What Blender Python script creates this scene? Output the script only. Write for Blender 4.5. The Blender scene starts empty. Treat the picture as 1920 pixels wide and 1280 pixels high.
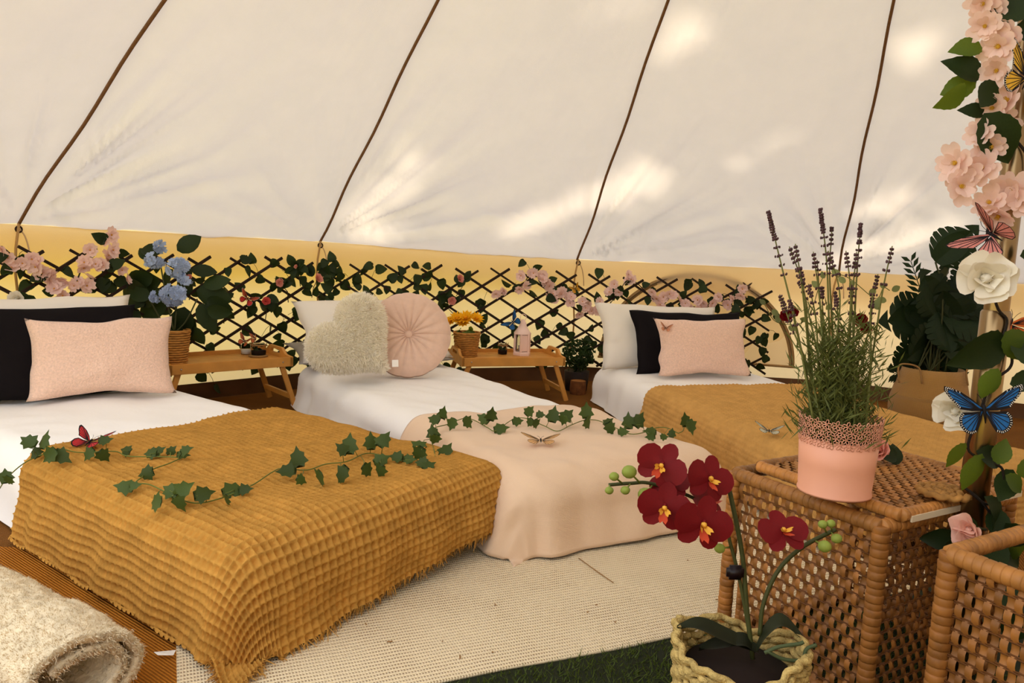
import bpy, bmesh, math, random
import numpy as np
from mathutils import Vector, Matrix, Euler, noise
random.seed(7); RNG = np.random.default_rng(7)
S = bpy.context.scene
COL = S.collection
PI = math.pi
# ------------------------------------------------------------------ camera
CAM = np.array([-0.7666, -1.2113, 0.7372]); YAW, PITCH, ROLL, FPX = 0.0072, 0.1266, 0.0420, 1452.3
_F = np.array([math.sin(YAW)*math.cos(PITCH), math.cos(YAW)*math.cos(PITCH), -math.sin(PITCH)])
_R0 = np.array([math.cos(YAW), -math.sin(YAW), 0.0]); _U0 = np.cross(_R0, _F)
_R = math.cos(ROLL)*_R0 + math.sin(ROLL)*_U0
_U = -math.sin(ROLL)*_R0 + math.cos(ROLL)*_U0
cd = bpy.data.cameras.new('camera'); cam = bpy.data.objects.new('camera', cd); COL.objects.link(cam)
cd.sensor_width = 36.0; cd.lens = FPX/1920*36.0; cd.clip_start = 0.02; cd.clip_end = 200
cam.matrix_world = Matrix(((_R[0], _U[0], -_F[0], CAM[0]), (_R[1], _U[1], -_F[1], CAM[1]),
                           (_R[2], _U[2], -_F[2], CAM[2]), (0, 0, 0, 1)))
S.camera = cam
# ------------------------------------------------------------------ light, exposure
S.view_settings.view_transform = 'Standard'; S.view_settings.look = 'None'
S.view_settings.gamma = 1.0; S.view_settings.use_curve_mapping = False
S.cycles.max_bounces = 7; S.cycles.diffuse_bounces = 4; S.cycles.transmission_bounces = 6; S.cycles.glossy_bounces = 3
S.view_settings.exposure = -0.27
w = bpy.data.worlds.new('sky'); S.world = w; w.use_nodes = True
bg = w.node_tree.nodes['Background']; bg.inputs[0].default_value = (0.95, 0.98, 1.02, 1); bg.inputs[1].default_value = 2.6
SUN_AZ, SUN_EL = math.radians(62), math.radians(38)
SUN = Vector((math.cos(SUN_AZ)*math.cos(SUN_EL), math.sin(SUN_AZ)*math.cos(SUN_EL), math.sin(SUN_EL)))
sl = bpy.data.lights.new('sun', 'SUN'); sl.energy = 8.0; sl.color = (1.0, 0.85, 0.62); sl.angle = math.radians(0.7)
so = bpy.data.objects.new('sun', sl); COL.objects.link(so); so.rotation_euler = SUN.to_track_quat('Z', 'Y').to_euler()
so.location = SUN*12

# ------------------------------------------------------------------ helpers
def ray(x, y):
    return _F + _R*((x-960)/FPX) + _U*((640-y)/FPX)
def px(x, y, z):                      # a point of the photograph on the horizontal plane of height z
    d = ray(x, y); t = (z-CAM[2])/d[2]; return Vector(CAM + d*t)
def pxd(x, y, depth):                 # ... at a depth in metres
    return Vector(CAM + ray(x, y)*depth)
def pxr(x, y, r):                     # ... on the vertical cylinder of radius r about the centre pole
    d = ray(x, y); a = d[0]**2+d[1]**2; b = 2*(CAM[0]*d[0]+CAM[1]*d[1]); c = CAM[0]**2+CAM[1]**2-r*r
    t = (-b+math.sqrt(b*b-4*a*c))/(2*a); return Vector(CAM + d*t)
def depth_of(p):
    return float((np.array(p)-CAM) @ _F)

def srgb(r, g, b):
    f = lambda c: (c/255/12.92) if c/255 <= .04045 else ((c/255+.055)/1.055)**2.4
    return (f(r), f(g), f(b), 1)
MATS = {}
def mat(name, col, rough=.7, metal=0, var=0.0, vscale=20, bump=0, bscale=100, trans=None, tcol=None, spec=.3, coat=0, coord='Object', sheen=0):
    """procedural Principled material: noise colour variation, noise bump, optional translucency"""
    if name in MATS: return MATS[name]
    m = bpy.data.materials.new(name); m.use_nodes = True; MATS[name] = m
    nt = m.node_tree; N = nt.nodes; L = nt.links; b = N['Principled BSDF']
    b.inputs['Roughness'].default_value = rough; b.inputs['Metallic'].default_value = metal
    b.inputs['Specular IOR Level'].default_value = spec; b.inputs['Base Color'].default_value = col
    if sheen: b.inputs['Sheen Weight'].default_value = sheen
    tc = N.new('ShaderNodeTexCoord')
    if var:
        nz = N.new('ShaderNodeTexNoise'); nz.inputs['Scale'].default_value = vscale; nz.inputs['Detail'].default_value = 4
        L.new(tc.outputs[coord], nz.inputs['Vector'])
        mx = N.new('ShaderNodeMix'); mx.data_type = 'RGBA'; mx.blend_type = 'MULTIPLY'; mx.inputs[0].default_value = 1
        rp = N.new('ShaderNodeMapRange'); rp.inputs['From Min'].default_value = .3; rp.inputs['From Max'].default_value = .7
        rp.inputs['To Min'].default_value = 1-var; rp.inputs['To Max'].default_value = 1+var
        L.new(nz.outputs['Fac'], rp.inputs['Value'])
        cmb = N.new('ShaderNodeCombineColor')
        for k in range(3): L.new(rp.outputs[0], cmb.inputs[k])
        mx.inputs[6].default_value = col; L.new(cmb.outputs[0], mx.inputs[7]); L.new(mx.outputs[2], b.inputs['Base Color'])
    if bump:
        n2 = N.new('ShaderNodeTexNoise'); n2.inputs['Scale'].default_value = bscale; n2.inputs['Detail'].default_value = 3
        L.new(tc.outputs[coord], n2.inputs['Vector'])
        bp = N.new('ShaderNodeBump'); bp.inputs['Strength'].default_value = bump; bp.inputs['Distance'].default_value = .004
        L.new(n2.outputs['Fac'], bp.inputs['Height']); L.new(bp.outputs[0], b.inputs['Normal'])
    if trans:
        tb = N.new('ShaderNodeBsdfTranslucent'); tb.inputs[0].default_value = tcol or col
        ms = N.new('ShaderNodeMixShader'); ms.inputs[0].default_value = trans
        L.new(b.outputs[0], ms.inputs[1]); L.new(tb.outputs[0], ms.inputs[2]); L.new(ms.outputs[0], N['Material Output'].inputs[0])
    return m

def mesh_obj(name, verts, faces, m=None, parent=None, uv=None, smooth=True, mi=None):
    me = bpy.data.meshes.new(name)
    me.from_pydata([tuple(map(float, v)) for v in verts], [], [tuple(f) for f in faces])
    for mm in (m if isinstance(m, (list, tuple)) else [m]):
        if mm: me.materials.append(mm)
    if smooth: me.polygons.foreach_set('use_smooth', [True]*len(me.polygons))
    if mi is not None: me.polygons.foreach_set('material_index', list(mi))
    if uv is not None:
        l = me.uv_layers.new(name='UVMap'); idx = np.empty(len(me.loops), np.int32); me.loops.foreach_get('vertex_index', idx)
        l.data.foreach_set('uv', np.asarray(uv, np.float32)[idx].ravel())
    me.update()
    o = bpy.data.objects.new(name, me); COL.objects.link(o)
    if parent: o.parent = parent
    return o
def inst(o, parent=None, M=None, name=None):
    c = o.copy(); COL.objects.link(c)
    if name: c.name = name
    c.parent = parent
    if M is not None: c.matrix_local = M
    return c
def tag(o, label=None, cat=None, group=None, kind=None):
    if label: o['label'] = label
    if cat: o['category'] = cat
    if group: o['group'] = group
    if kind: o['kind'] = kind
    return o
def empty(name, loc=(0, 0, 0), rz=0, label=None, cat=None, group=None):
    o = bpy.data.objects.new(name, None); COL.objects.link(o); o.location = loc; o.rotation_euler = (0, 0, rz)
    o.empty_display_size = .05
    return tag(o, label, cat, group)

class MB:                                            # collects geometry of ONE piece
    def __init__(s): s.v = []; s.f = []; s.mi = []; s.uv = []
    def add(s, v, f, mi=0, M=None):
        n = len(s.v)
        for p in v:
            p = Vector(p)
            if M is not None: p = M @ p
            s.v.append(tuple(p))
        for q in f: s.f.append(tuple(i+n for i in q)); s.mi.append(mi)
        return s
    def box(s, c, d, mi=0, M=None, bev=0):
        x, y, z = d[0]/2, d[1]/2, d[2]/2; cx, cy, cz = c
        if not bev:
            v = [(cx+a*x, cy+b*y, cz+e*z) for e in (-1, 1) for b in (-1, 1) for a in (-1, 1)]
            return s.add(v, [(0, 2, 3, 1), (4, 5, 7, 6), (0, 1, 5, 4), (2, 6, 7, 3), (0, 4, 6, 2), (1, 3, 7, 5)], mi, M)
        bm = bmesh.new(); bmesh.ops.create_cube(bm, size=1)
        for q in bm.verts: q.co = Vector((cx+q.co.x*2*x, cy+q.co.y*2*y, cz+q.co.z*2*z))
        bmesh.ops.bevel(bm, geom=list(bm.edges), offset=bev, segments=2, affect='EDGES')
        return s.bm(bm, mi, M)
    def bm(s, bm, mi=0, M=None):
        bm.verts.index_update(); s.add([q.co.copy() for q in bm.verts], [[q.index for q in f.verts] for f in bm.faces], mi, M); bm.free(); return s
    def tube(s, pts, rad, n=6, mi=0, M=None, caps=True, closed=False):
        pts = [Vector(p) for p in pts]; k = len(pts); rads = rad if isinstance(rad, (list, tuple, np.ndarray)) else [rad]*k
        v = []; up = None
        for i, p in enumerate(pts):
            t = (pts[(i+1) % k]-pts[i-1]) if closed else (pts[min(i+1, k-1)]-pts[max(i-1, 0)])
            if t.length < 1e-9: t = Vector((0, 0, 1))
            t.normalize()
            if up is None: up = Vector((0, 0, 1)) if abs(t.z) < .9 else Vector((1, 0, 0))
            a = up.cross(t); 
            if a.length < 1e-6: a = Vector((1, 0, 0)).cross(t)
            a.normalize(); b = t.cross(a); up = b
            for j in range(n):
                an = 2*PI*j/n; v.append(p+(a*math.cos(an)+b*math.sin(an))*rads[i])
        f = []
        for i in range(k if closed else k-1):
            for j in range(n):
                i2 = (i+1) % k; f.append((i*n+j, i*n+(j+1) % n, i2*n+(j+1) % n, i2*n+j))
        if caps and not closed: f.append(tuple(range(n-1, -1, -1))); f.append(tuple((k-1)*n+j for j in range(n)))
        return s.add(v, f, mi, M)
    def lathe(s, prof, n=24, mi=0, M=None, sx=1, sy=1):
        v = []; f = []
        for r, z in prof:
            for j in range(n): v.append((r*sx*math.cos(2*PI*j/n), r*sy*math.sin(2*PI*j/n), z))
        for i in range(len(prof)-1):
            for j in range(n): f.append((i*n+j, i*n+(j+1) % n, (i+1)*n+(j+1) % n, (i+1)*n+j))
        return s.add(v, f, mi, M)
    def ball(s, c, r, n=8, m=5, mi=0, M=None, sc=(1, 1, 1)):
        v = [(c[0], c[1], c[2]-r*sc[2])]
        for i in range(1, m):
            for j in range(n):
                a = PI*i/m-PI/2; b = 2*PI*j/n
                v.append((c[0]+r*sc[0]*math.cos(a)*math.cos(b), c[1]+r*sc[1]*math.cos(a)*math.sin(b), c[2]+r*sc[2]*math.sin(a)))
        v.append((c[0], c[1], c[2]+r*sc[2])); f = []
        for j in range(n):
            f.append((0, 1+(j+1) % n, 1+j)); f.append((len(v)-1, 1+(m-2)*n+j, 1+(m-2)*n+(j+1) % n))
            for i in range(m-2): f.append((1+i*n+j, 1+i*n+(j+1) % n, 1+(i+1)*n+(j+1) % n, 1+(i+1)*n+j))
        return s.add(v, f, mi, M)
    def build(s, name, m, parent=None, smooth=True, uv=None):
        return mesh_obj(name, s.v, s.f, m, parent, uv, smooth, s.mi if isinstance(m, (list, tuple)) else None)

def grid(nu, nv, fn):
    """nu x nv vertices from vectorised fn(u,v)->(x,y,z); returns verts, faces, uv in 0..1"""
    u, v = np.meshgrid(np.linspace(0, 1, nu), np.linspace(0, 1, nv), indexing='ij')
    P = np.stack(fn(u, v), -1).reshape(-1, 3)
    i = np.arange(nu*nv).reshape(nu, nv)
    F = np.stack([i[:-1, :-1], i[1:, :-1], i[1:, 1:], i[:-1, 1:]], -1).reshape(-1, 4)
    return P, F, np.stack([u, v], -1).reshape(-1, 2)
def mesh_np(name, P, F, m, parent=None, uv=None, smooth=True):
    me = bpy.data.meshes.new(name); nv, nf, k = len(P), len(F), F.shape[1]
    me.vertices.add(nv); me.vertices.foreach_set('co', P.astype(np.float32).ravel())
    me.loops.add(nf*k); me.loops.foreach_set('vertex_index', F.astype(np.int32).ravel())
    me.polygons.add(nf); me.polygons.foreach_set('loop_start', np.arange(nf, dtype=np.int32)*k)
    me.polygons.foreach_set('loop_total', np.full(nf, k, np.int32))
    me.update(calc_edges=True)
    me.polygons.foreach_set('use_smooth', np.full(nf, smooth))
    if uv is not None:
        l = me.uv_layers.new(name='UVMap'); l.data.foreach_set('uv', np.asarray(uv, np.float32)[F.ravel()].ravel())
    me.materials.append(m); me.validate(); me.update()
    o = bpy.data.objects.new(name, me); COL.objects.link(o)
    if parent: o.parent = parent
    return o
def vnoise(x, y, seed=0):                             # smooth 2-D value noise, vectorised, about -1..1
    r = np.random.default_rng(seed); T = r.uniform(-1, 1, (64, 64))
    xi = np.floor(x).astype(int); yi = np.floor(y).astype(int); fx = x-xi; fy = y-yi
    fx = fx*fx*(3-2*fx); fy = fy*fy*(3-2*fy)
    g = lambda a, b: T[a % 64, b % 64]
    return (g(xi, yi)*(1-fx)+g(xi+1, yi)*fx)*(1-fy)+(g(xi, yi+1)*(1-fx)+g(xi+1, yi+1)*fx)*fy
def frame(o, x, y=None, z=None):                      # 4x4 from origin and axes
    x = Vector(x); y = Vector(y); z = Vector(z)
    return Matrix(((x.x, y.x, z.x, o[0]), (x.y, y.y, z.y, o[1]), (x.z, y.z, z.z, o[2]), (0, 0, 0, 1)))
def look(o, zdir, spin=0.0, scale=1.0):               # matrix whose local z points along zdir
    z = Vector(zdir).normalized(); q = z.to_track_quat('Z', 'Y').to_matrix().to_4x4()
    return Matrix.Translation(Vector(o)) @ q @ Matrix.Rotation(spin, 4, 'Z') @ Matrix.Scale(scale, 4)
def smooth_path(pts, n=8):                            # Catmull-Rom through points
    P = [Vector(p) for p in pts]; P = [P[0]*2-P[1]]+P+[P[-1]*2-P[-2]]; out = []
    for i in range(1, len(P)-2):
        for k in range(n):
            t = k/n; a, b, c, d = P[i-1], P[i], P[i+1], P[i+2]
            out.append(.5*((2*b)+(c-a)*t+(2*a-5*b+4*c-d)*t*t+(3*b-a-3*c+d)*t**3))
    out.append(P[-2]); return out
# ------------------------------------------------------------------ tent: roof, wall, floor
RT, APEX = 3.0939, 2.9924
SEAMS = [(-1.4470, .68), (-0.998, .68), (-0.549, .67), (-0.1003, .67), (0.3485, .665), (0.7973, .662), (1.2461, .662), (1.6980, .6640),
         (2.1505, .7070), (2.5646, .7320), (3.013, .73), (3.462, .72), (3.911, .70), (4.36, .69), (4.8362, .68)]
def canvas(name, col, tcol, tr, scale=1.0):
    m = mat(name, col, rough=.9, spec=.05, trans=tr, tcol=tcol, var=.04, vscale=6)
    nt = m.node_tree; N = nt.nodes; L = nt.links
    tc = N.new('ShaderNodeTexCoord'); nz = N.new('ShaderNodeTexNoise'); nz.inputs['Scale'].default_value = 260; nz.inputs['Detail'].default_value = 2
    L.new(tc.outputs['Object'], nz.inputs['Vector'])
    bp = N.new('ShaderNodeBump'); bp.inputs['Strength'].default_value = .25; bp.inputs['Distance'].default_value = .002
    L.new(nz.outputs['Fac'], bp.inputs['Height']); L.new(bp.outputs[0], N['Principled BSDF'].inputs['Normal'])
    for n in N:
        if n.type == 'BSDF_TRANSLUCENT': L.new(bp.outputs[0], n.inputs['Normal'])
    return m
M_ROOF = canvas('roof_canvas', srgb(240, 231, 221), srgb(244, 236, 229), .26)
M_WALL = canvas('wall_canvas', srgb(226, 200, 158), srgb(238, 212, 162), .50)
M_SEAM = mat('seam_tape', srgb(120, 84, 52), .8, var=.15, vscale=60)
M_DARKM = mat('dark_metal', srgb(52, 34, 28), .35, metal=.8)
def polar(t, r, z): return Vector((r*math.cos(t), r*math.sin(t), z))
def eave(t, h): return polar(t, RT, h)

ceiling = empty('ceiling'); tag(ceiling, kind='structure', label='cream canvas bell tent roof with brown seams')
def roof_panel(i):
    (t0, h0), (t1, h1) = SEAMS[i], SEAMS[i+1]
    A, B, T = np.array(eave(t0, h0)), np.array(eave(t1, h1)), np.array([0, 0, APEX])
    vis = 5 <= i <= 9
    door = 10 <= i <= 12
    nu, nv = (90, 150) if vis else (12, 14)
    n = np.cross(B-A, T-A); n /= np.linalg.norm(n)
    if n[2] < 0: n = -n
    seed = 20+i
    def fn(u, v):
        v = v*.985
        if door: v = .6+v*.39
        e = A[None, None]*(1-u[..., None])+B[None, None]*u[..., None]
        mid = (4*u*(1-u))
        P = e*(1-v[..., None])+T*v[..., None]
        d = np.zeros_like(u)
        if vis:
            # folds fanning from the right-hand guy point (u=1 is the left seam in the photograph) and down from the seams
            for (cu, amp, sd) in ((1.02, 1.0, seed), (-.02, .55, seed+50)):
                du = (u-cu)*1.3; dv = v*3.6; r = np.sqrt(du*du+dv*dv)+1e-4; an = np.arctan2(dv, np.abs(du))
                g = np.exp(-((r-.42)/.42)**2)*np.clip(r/.12, 0, 1)
                w1 = vnoise(an*9+3, r*1.2, sd); w2 = vnoise(an*23, r*2.0+5, sd+1)
                d += amp*g*(.045*np.sign(w1)*np.abs(w1)**1.4+.014*w2)*np.clip(an/.25, 0, 1)
            d += .012*vnoise(u*3+v*4, v*3, seed+7)*(1-v) + 0.010*vnoise(u*9+v*14, v*5-u*4, seed+8)*np.exp(-v*2.2)
            d += 0.0018*vnoise(u*34+v*30, v*26-u*12, seed+9)
            d *= np.clip(mid*3.5, 0, 1)
        sag = -.018*mid*np.sin(PI*np.clip(v, 0, 1))
        P = P+n*(d+sag)[..., None]
        # the eave line hangs in a shallow arc between guys
        P[..., 2] += -.012*mid*np.exp(-v*9)
        return P[..., 0], P[..., 1], P[..., 2]
    P, F, uv = grid(nu, nv, fn)
    mesh_np('roof_panel', P, F, M_ROOF, ceiling, uv)
for i in range(14): roof_panel(i)
for i, (t, h) in enumerate(SEAMS[:-1]):
    a = eave(t, h); T = Vector((0, 0, APEX)); inn = Vector((-math.cos(t), -math.sin(t), -1.2)).normalized()
    tan = Vector((-math.sin(t), math.cos(t), 0)); mb = MB()
    pts = [a.lerp(T, k/40)+inn*.006+tan*(.006*math.sin(k*.9+i*2)*math.exp(-k*.05)) for k in range(40)]
    for q in range(len(pts)):
        pass
    mb.tube(pts, .0062, 5); mb.build('seam_tape', M_SEAM, ceiling)
    if 5 <= i <= 10:
        mb = MB(); c = a+inn*.02
        mb.tube([c+tan*(.011*math.cos(k*PI/6))+Vector((0, 0, .011*math.sin(k*PI/6)-.006)) for k in range(12)], .0035, 6, closed=True)
        mb.build('eave_ring', M_DARKM, ceiling)
        mb = MB(); s = c+tan*-.02
        mb.tube(smooth_path([c, s+Vector((0, 0, -.03)), s+tan*-.012+Vector((0, 0, -.075)), s+tan*-.018+Vector((0, 0, -.13))], 5), .0028, 5)
        mb.build('tie_cord', mat('cord_cream', srgb(206, 176, 140), .9), ceiling)
# short valance that hangs outside below the eave
M_VAL = M_WALL
def ring(name, r0, z0f, r1, z1f, m, parent, ts, nv=12, rip=0, seed=1):
    def fn(u, v):
        t = ts[0]+(ts[1]-ts[0])*u
        hh = np.interp(t, [s[0] for s in SEAMS], [s[1] for s in SEAMS])
        z0 = z0f(hh); z1 = z1f(hh)
        r = r0*(1-v)+r1*v + rip*(vnoise(t*9, v*2, seed)+.4*vnoise(t*30+v*3, v*3, seed+1))*np.sin(PI*np.clip(v, .02, .98))
        # chord between guys (a polygon at the eave, rounder at the floor)
        k = np.searchsorted([s[0] for s in SEAMS], t, side='right')-1; k = np.clip(k, 0, 13)
        a0 = np.array([s[0] for s in SEAMS])[k]; a1 = np.array([s[0] for s in SEAMS])[k+1]
        am = (a0+a1)/2; ch = np.cos((a1-a0)/2)/np.cos(t-am)
        r = r*(ch*(1-v*.35)+v*.35)
        return r*np.cos(t), r*np.sin(t), z0*(1-v)+z1*v
    n = int((ts[1]-ts[0])*70)
    P, F, uv = grid(n, nv, fn)
    return mesh_np(name, P, F, m, parent, uv)
wall = ring('wall_back', RT-.004, lambda h: h-.004, RT-.02, lambda h: h*0, M_WALL, None, (SEAMS[0][0], SEAMS[10][0]), 20, .011, 3)
tag(wall, 'tan canvas tent wall below the roof', kind='structure')
v_ = ring('valance', RT+.03, lambda h: h+.005, RT+.10, lambda h: h-.17, M_VAL, ceiling, (SEAMS[0][0], SEAMS[13][0]), 4)
wf = ring('wall_front', RT-.004, lambda h: h-.004, RT-.02, lambda h: h*0, M_WALL, None, (SEAMS[13][0], SEAMS[14][0]), 8, .011, 5)
tag(wf, 'tan canvas tent wall behind the camera', kind='structure')
for i in range(3, 11):                                # vertical wall seams under each guy
    t, h = SEAMS[i]; mb = MB(); dt = .012
    pts = [polar(t+dt*k/8+.004*math.sin(k), (RT-.015-.0022*k), h*(1-k/8)) for k in range(9)]
    mb.tube(pts, .005, 5); mb.build('wall_seam', mat('wall_seam', srgb(186, 146, 92), .9), wall)

# floor: ribbed ochre matting over the groundsheet
def rib_mat(name, c1, c2, scale, ang=0.0, strength=.8):
    m = mat(name, c1, .85, spec=.1); nt = m.node_tree; N = nt.nodes; L = nt.links; b = N['Principled BSDF']
    tc = N.new('ShaderNodeTexCoord'); mp = N.new('ShaderNodeMapping'); mp.inputs['Rotation'].default_value = (0, 0, ang)
    L.new(tc.outputs['Object'], mp.inputs[0])
    wv = N.new('ShaderNodeTexWave'); wv.inputs['Scale'].default_value = scale; wv.inputs['Distortion'].default_value = .6; wv.inputs['Detail Scale'].default_value = 2
    w2 = N.new('ShaderNodeTexWave'); w2.bands_direction = 'Y'; w2.inputs['Scale'].default_value = scale*1.5; w2.inputs['Distortion'].default_value = 1.5
    nz = N.new('ShaderNodeTexNoise'); nz.inputs['Scale'].default_value = 7; nz.inputs['Detail'].default_value = 5
    for q in (wv, w2, nz): L.new(mp.outputs[0], q.inputs['Vector'])
    mul = N.new('ShaderNodeMath'); mul.operation = 'MULTIPLY'; L.new(wv.outputs['Fac'], mul.inputs[0]); 
    mr = N.new('ShaderNodeMapRange'); mr.inputs['To Min'].default_value = .55; L.new(w2.outputs['Fac'], mr.inputs['Value']); L.new(mr.outputs[0], mul.inputs[1])
    ad = N.new('ShaderNodeMath'); ad.operation = 'MULTIPLY_ADD'; L.new(nz.outputs['Fac'], ad.inputs[0]); ad.inputs[1].default_value = .5; L.new(mul.outputs[0], ad.inputs[2])
    cr = N.new('ShaderNodeValToRGB'); cr.color_ramp.elements[0].position = .25; cr.color_ramp.elements[0].color = c2
    cr.color_ramp.elements[1].position = .9; cr.color_ramp.elements[1].color = c1
    L.new(ad.outputs[0], cr.inputs[0]); L.new(cr.outputs[0], b.inputs['Base Color'])
    bp = N.new('ShaderNodeBump'); bp.inputs['Strength'].default_value = strength; bp.inputs['Distance'].default_value = .004
    L.new(mul.outputs[0], bp.inputs['Height']); L.new(bp.outputs[0], b.inputs['Normal'])
    return m
M_FLOOR = rib_mat('coir_floor', srgb(150, 98, 42), srgb(96, 56, 18), 50, .35)
mb = MB(); mb.add([(0, 0, 0)]+[(3.15*math.cos(k*PI/36), 3.15*math.sin(k*PI/36), 0) for k in range(72)], [(0, 1+k, 1+(k+1) % 72) for k in range(72)])
fl = mb.build('floor', M_FLOOR); tag(fl, 'ochre ribbed coir matting on the tent floor', kind='structure')
# groundsheet edge turned up at the foot of the wall
gs = ring('groundsheet_edge', RT-.05, lambda h: h*0+.075, RT-.07, lambda h: h*0+.001, mat('groundsheet', srgb(104, 70, 40), .6, var=.2, vscale=9), wall, (SEAMS[0][0], SEAMS[10][0]), 4, .006, 9)
# lawn outside
mb = MB(); mb.add([(40*math.cos(k*PI/24), 40*math.sin(k*PI/24), -.02) for k in range(48)]+[(3.16*math.cos(k*PI/24), 3.16*math.sin(k*PI/24), -.02) for k in range(48)],
       [(k, (k+1) % 48, 48+(k+1) % 48, 48+k) for k in range(48)])
lawn_ = 0
lawn = mb.build('lawn', mat('lawn', srgb(206, 196, 14), .9, var=.25, vscale=1.5)); tag(lawn, 'sunlit yellow-green lawn outside the tent', kind='structure')
mb = MB(); gk = [math.radians(-70+k*5) for k in range(35)]; mb.add([(r_*math.cos(a), r_*math.sin(a), -.012) for r_ in (3.17, 12) for a in gk], [(k, k+1, 36+k, 35+k) for k in range(34)])  # added pale ground, out of view, bouncing pale light onto the wall
tag(mb.build('reflector_ring', mat('reflector', srgb(232, 222, 206), .95, var=.2, vscale=30)), 'pale gravel added outside the tent, unseen, lightening the wall', kind='structure')
# tree outside: a leafy crown between the sun and the tent, unseen, its gaps cut to put light patches on the roof
def roof_hit(x, y):                                  # roof point under a pixel (cone)
    d = ray(x, y); best = None
    for t in np.linspace(1.5, 8, 900):
        p = CAM+d*t; r = math.hypot(p[0], p[1])
        if p[2] > .68+(RT-r)/RT*(APEX-.68) : return Vector(p)
    return Vector(CAM+d*4)
GAPS = [((655, 420), (785, 300), .075), ((960, 425), (1210, 318), .085), ((1120, 372), (1225, 330), .10), ((1620, 395), (1700, 355), .07), ((1680, 455), (1790, 395), .06),
        ((700, 445), (760, 425), .05), ((1715, 90), (1760, 45), .05), ((1240, 90), (1330, 30), .05), ((1560, 490), (1610, 460), .07), ((1380, 300), (1480, 240), .035), ((1130, 15), (1200, 2), .05)]
gap3 = [(roof_hit(*a), roof_hit(*b), r) for a, b, r in GAPS]
sx = SUN.cross(Vector((0, 0, 1))).normalized(); sy = sx.cross(SUN).normalized()
g2 = [((a.dot(sx), a.dot(sy)), (b.dot(sx), b.dot(sy)), r) for a, b, r in gap3]
mb = MB(); n = 0
while n < 26000:
    q = Vector((random.uniform(-3.4, 3.4), random.uniform(-2.6, 3.0), 0)); D = random.uniform(11, 14)
    ok = True
    for (a, b, r) in g2:
        ax, ay = a; bx, by = b; dx, dy = bx-ax, by-ay; L2 = dx*dx+dy*dy+1e-9
        t = max(0, min(1, ((q.x-ax)*dx+(q.y-ay)*dy)/L2))
        if math.hypot(q.x-ax-dx*t, q.y-ay-dy*t) < r*.75+.055: ok = False; break
    n += 1
    if not ok: continue
    c = sx*q.x+sy*q.y+SUN*D
    M = look(c, SUN+Vector((random.gauss(0, .5), random.gauss(0, .5), random.gauss(0, .5))), random.uniform(0, 6), random.uniform(.8, 1.2))
    mb.add([(-.12, 0, 0), (0, -.07, .01), (.12, 0, 0), (0, .07, .01)], [(0, 1, 2, 3)], 0, M)
tr = mb.build('tree_crown', mat('tree_leaf', srgb(70, 110, 30), .6), None, False)
tag(tr, 'leafy tree crown outside shading the tent roof', 'tree', kind='stuff')
# ------------------------------------------------------------------ beds
TOPZ = .19
BEDS = {1: dict(foot=(-.975, .335), ang=143.0, W=.72, L=1.80), 2: dict(foot=(-.43, .68), ang=121.3, W=.66, L=1.85), 3: dict(foot=(.43, .75), ang=103.3, W=.72, L=1.85)}
def bed_frame(k):
    b = BEDS[k]; a = math.radians(b['ang']); e = Vector((math.cos(a), math.sin(a), 0)); s = Vector((math.sin(a), -math.cos(a), 0))
    return frame((b['foot'][0], b['foot'][1], 0), s, e, (0, 0, 1))
def drape(x, y, hw, y0, y1, top, r, flare=.12, p=3.0, floor=.006, tuck=0):
    """cloth point (x across, y along) laid over a box of half width hw from y0 (foot) to y1 (head)"""
    sx = np.sign(x); dx = np.maximum(np.abs(x)-(hw-r), 0); df = np.maximum(y0+r-y, 0); dh = np.maximum(y-(y1-r), 0)
    dy = df-dh; ady = np.abs(dy); d = (dx**p+ady**p)**(1/p); q = np.sqrt(dx*dx+ady*ady)+1e-9
    ux, uy = dx/q*sx, -dy/q
    qa = r*PI/2; t = np.minimum(d, qa)/r
    hor = r*np.sin(t); ver = r*(1-np.cos(t)); ex = np.maximum(d-qa, 0)
    room = top-r-floor; vmax = np.minimum(ex*math.cos(flare), room); over = np.maximum(ex*math.cos(flare)-room, 0)
    hor = hor+ex*math.sin(flare)+over; ver = ver+vmax
    bx = np.clip(x, -(hw-r), hw-r)+ux*hor; by = np.clip(y, y0+r, y1-r)+uy*hor
    return bx, by, top-ver, d
def normals(X, Y, Z):
    P = np.stack([X, Y, Z], -1); du = np.gradient(P, axis=0); dv = np.gradient(P, axis=1); n = np.cross(du, dv)
    return n/(np.linalg.norm(n, axis=-1, keepdims=True)+1e-12)
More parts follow.
